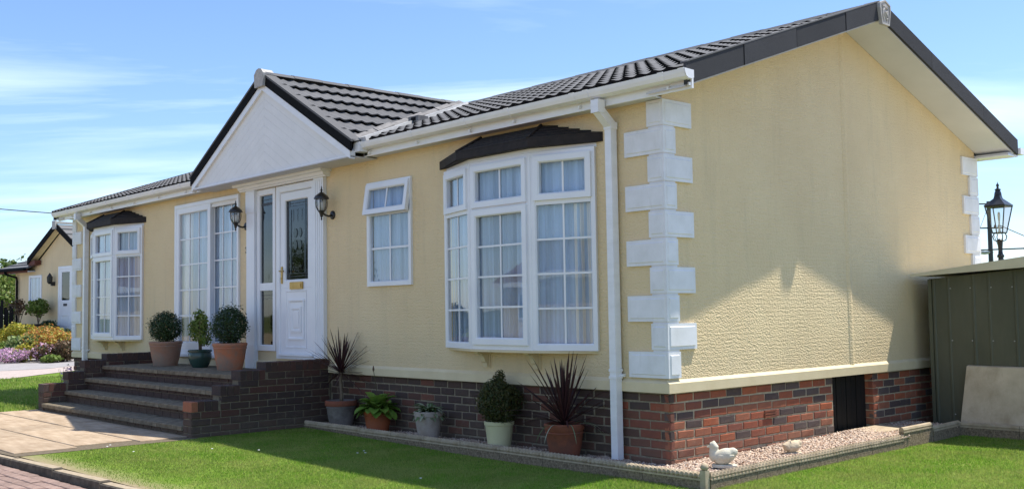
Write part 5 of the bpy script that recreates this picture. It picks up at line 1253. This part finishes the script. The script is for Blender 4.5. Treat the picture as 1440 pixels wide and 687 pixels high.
bush('flowering_shrub','small golden shrub beside the pink flowers in the distant bed','shrub',33,33.4,.30,(.30,.3,.30),600,.08,'yellow',141)
bush('flowering_shrub','low dark red leaved shrub in front of the orange shrub, next to the white quoins','shrub',90,33.0,.34,(.52,.4,.34),1300,.085,'darkred',151)
bush('flowering_shrub','small dusky pink leaved shrub below the orange shrub in the distant bed','shrub',64,33.0,.28,(.30,.3,.26),600,.08,'darkred',161,'pink')
bush('flowering_shrub','low bright green plant at the front edge of the distant flower bed','shrub',73,32.4,.13,(.34,.25,.13),420,.09,'lime',171)
bush('flowering_shrub','dark green iris like clump right of the orange shrub in the distant bed','shrub',98,35.2,.55,(.40,.4,.5),700,.13,'box',181,asp=.2)
bush('flowering_shrub','green leafy plant at the far left edge behind the pink flowers','shrub',2,35.0,.36,(.45,.4,.26),700,.10,'lime',191)
# dark fence and hedge beyond, at the far left edge
v=F+RR*((4-720)/FPX); dd=Vector((v.x,v.y,0)).normalized()
FX,FY=CX+dd.x*42,CY+dd.y*42
fn=thing('timber_fence','dark weathered timber fence at the far left beside the distant bungalow','fence',(FX,FY,-.05),math.atan2(dd.x,-dd.y))
for k in range(16):
    obj('fence_board',MB().box(-2.6+k*.17,-2.6+k*.17+.155,-.01,.012,0,1.75+.05*math.sin(k*2.1)),'vent',fn)
for k in range(3): obj('fence_post',MB().box(-2.65+k*1.3,-2.55+k*1.3,.012,.11,0,1.95),'vent',fn)
def tree(label,loc,h,r,seed,n=5200,size=.22,mat='tree',tr_h=.35,group=None):
    o=thing('broadleaf_tree',label,'tree',loc,group=group); rr=random.Random(seed)
    m=MB(); m.tube([(0,0,-.1),(.05,0,h*.2),(-.03,.03,h*.45),(0,0,h*.75)],[h*.035,h*.028,h*.02,h*.006],8)
    for k in range(9):
        a=rr.uniform(0,6.28); z=h*rr.uniform(.25,.6); q=r*rr.uniform(.5,.85); m.tube([(0,0,z),(q*.5*math.cos(a),q*.5*math.sin(a),z+h*.10),(q*math.cos(a),q*math.sin(a),z+h*.22)],[h*.012,h*.008,h*.003],6)
    obj('trunk',m,'bark',o)
    P_=[ellipsoid_leaves(n//3,(r*.8,r*.8,h*.32),(0,0,h*.64),.4,.4,seed)]
    for k in range(13):
        a=rr.uniform(0,6.28); q=r*rr.uniform(.35,.8); c=rr.uniform(.25,.42)*r; P_.append(ellipsoid_leaves(n//18,(c,c,c*.75),(q*math.cos(a),q*math.sin(a),h*rr.uniform(.38,.92)),.45,.3,seed+k+1))
    foliage('crown',mat,P_,o,size,.6); return o
def at(u,D): v=F+RR*((u-720)/FPX); dd=Vector((v.x,v.y,0)).normalized(); return (CX+dd.x*D,CY+dd.y*D,-.1)
tree('sunlit green tree behind the fence at the far left edge of the view',at(10,54),3.6,2.6,201,4200,.20,'lime')
tree('darker green tree beyond the fence, left of the distant bungalow wall',at(-30,58),4.2,3.2,211,4200,.24)

# ------------------------------------------------------------------ across the road (seen mirrored in the windows)
ob=thing('opposite_bungalow','brown roofed cream bungalow across the road, seen only mirrored in the windows','bungalow',(-26,-31,-.1))
obj('wall',MB().box(-7,7,-3,3,.0,2.6),'cream',ob)
obj('fascia',MB().box(-7.5,7.5,3.3,3.4,2.45,2.68),'upvc',ob)
obj('roof',MB().add([(-7.5,3.4,2.68),(7.5,3.4,2.68),(7.5,0,4.2),(-7.5,0,4.2),(7.5,-3.4,2.68),(-7.5,-3.4,2.68)],[(0,3,2,1),(3,5,4,2)]),simple('brown_tiles',(.13,.07,.055),(.18,.10,.08),6,.9),ob)
for x in(-5,-1.5,2.5,5.2):
    fr_=obj('window',MB().box(x-.8,x+.8,3.001,3.05,.9,2.2),'upvc',ob); obj('pane',MB().box(x-.7,x+.7,3.051,3.055,1.0,2.1),'bluelead',fr_)
ob2=thing('opposite_bungalow','grey roofed pale bungalow across the road, seen only mirrored in the windows','bungalow',(-5,-30,-.1))
obj('wall',MB().box(-4,4,-3,3,.0,2.6),'cream',ob2); obj('fascia',MB().box(-4.4,4.4,3.3,3.4,2.45,2.68),'upvc',ob2)
obj('roof',MB().add([(-4.4,3.4,2.68),(4.4,3.4,2.68),(4.4,0,4.0),(-4.4,0,4.0),(4.4,-3.4,2.68),(-4.4,-3.4,2.68)],[(0,3,2,1),(3,5,4,2)]),'tile',ob2)
tree('leafy tree across the road, mirrored in the glass of the front door',(-14.5,-18,-.1),4.4,2.4,221,3600,.22)
tree('broad tree across the road, mirrored in the left windows',(-46,-26,-.1),5.4,3.4,231,3600,.26)

# ------------------------------------------------------------------ grass
def vis(P,mg=160):
    d=P-np.array([CX,CY,CZ]); z=d@np.array(F); u=720+FPX*(d@np.array(RR))/z; v=343.5-FPX*(d@np.array(UU))/z
    return (z>0)&(u>-mg)&(u<1440+mg)&(v<687+mg)&(v>300)
gzv=np.vectorize(gz)
def blades(n,x0,x1,y0,y1,h,w,mask,dens):
    x=rng.uniform(x0,x1,n); y=rng.uniform(y0,y1,n); d=np.hypot(x-CX,y-CY); keep=rng.random(n)<np.clip((dens/d)**1.6,0,1); x,y=x[keep],y[keep]
    k=mask(x,y); x,y=x[k],y[k]; z=gzv(x); P=np.c_[x,y,z]; k=vis(P); P=P[k]; d=np.hypot(P[:,0]-CX,P[:,1]-CY); m_=len(P)
    # patchy height
    pn_=.5+.5*np.sin(P[:,0]*2.3+1.7*np.sin(P[:,1]*1.9))*np.sin(P[:,1]*2.9+1.3*np.sin(P[:,0]*2.2)); hh=h*(.55+.5*pn_+.35*rng.random(m_))
    a=rng.uniform(0,6.28,m_); sx,sy=np.cos(a),np.sin(a); ww=w*(d/8)**.6*rng.uniform(.7,1.3,m_)
    b=rng.uniform(0,6.28,m_); le=rng.uniform(.1,.95,m_)*hh
    V=np.empty((m_,3,3)); V[:,0]=P+np.c_[-sx*ww,-sy*ww,-.003*np.ones(m_)]; V[:,1]=P+np.c_[sx*ww,sy*ww,-.003*np.ones(m_)]; V[:,2]=P+np.c_[np.cos(b)*le,np.sin(b)*le,hh]
    return V.reshape(-1,3)
def lawn_mask(x,y):
    off=(y-(-3.11+.066*x)); k=(off>.02)&(rng.random(len(x))<np.clip((off-.05)/.55+.12,0,1))
    path_=(x>-9.96)&(x<-4.90+.03*np.sin(y*9))&(y<-1.55); st=(x>-9.86)&(x<-5.0)&(y>-1.78)
    inbed=(x>-5.05)&(x<.665-.02*y)&(y>-.40)&(y<3.95); hs=(x<.03)&(x>-13.36)&(y>-.03); shd=(x>.2)&(y>3.98)
    return k&~path_&~st&~inbed&~hs&~shd
V=[blades(640000,-4.9,3.6,-3.3,4.6,.017,.0030,lawn_mask,8.5),blades(90000,-18.2,-9.8,-3.5,9,.05,.006,lambda x,y:lawn_mask(x,y)&((x>-18)|(y>0)),17)]
V=np.vstack(V); o=bpy.data.objects.new('grass',np_mesh('grass',V,np.arange(len(V)).reshape(-1,3),'grass',3)); COL.objects.link(o); tag(o,'short mown green grass covering the lawns in front and beside the house','grass',kind='stuff')
print('blades',len(V)//3,'tiles',cnt)
# daisies
ds=MB(); rr=random.Random(3)
for (x,y) in ((-4.78,-2.68),(-4.86,-2.62),(-3.93,-2.01),(-4.27,-2.63),(-3.54,-1.73),(-2.74,-1.16),(-2.81,-1.04),(-2.70,-1.10),(-1.2,-1.6)):
    z=gz(x)+.045; ds.lathe([(.001,0),(.011,.003),(.009,.006),(.001,.007)],8,(x,y,z-.012)); 
o=obj('daisy_flowers',ds,'white_pet',kind='stuff'); tag(o,'few tiny white daisies dotted over the lawn','daisies')

# ------------------------------------------------------------------ groups of repeats
GR={'potted plant':'potted plants on the steps and along the border','duck ornament':'stone ducks on the gravel','tree':'trees around the site','shrub':'shrubs in the distant flower bed','cable':'overhead cables','potted shrub':'tubs on the distant terrace'}
for o in list(S.objects):
    c=o.get('category')
    if o.parent is None and c in GR: o['group']=GR[c]
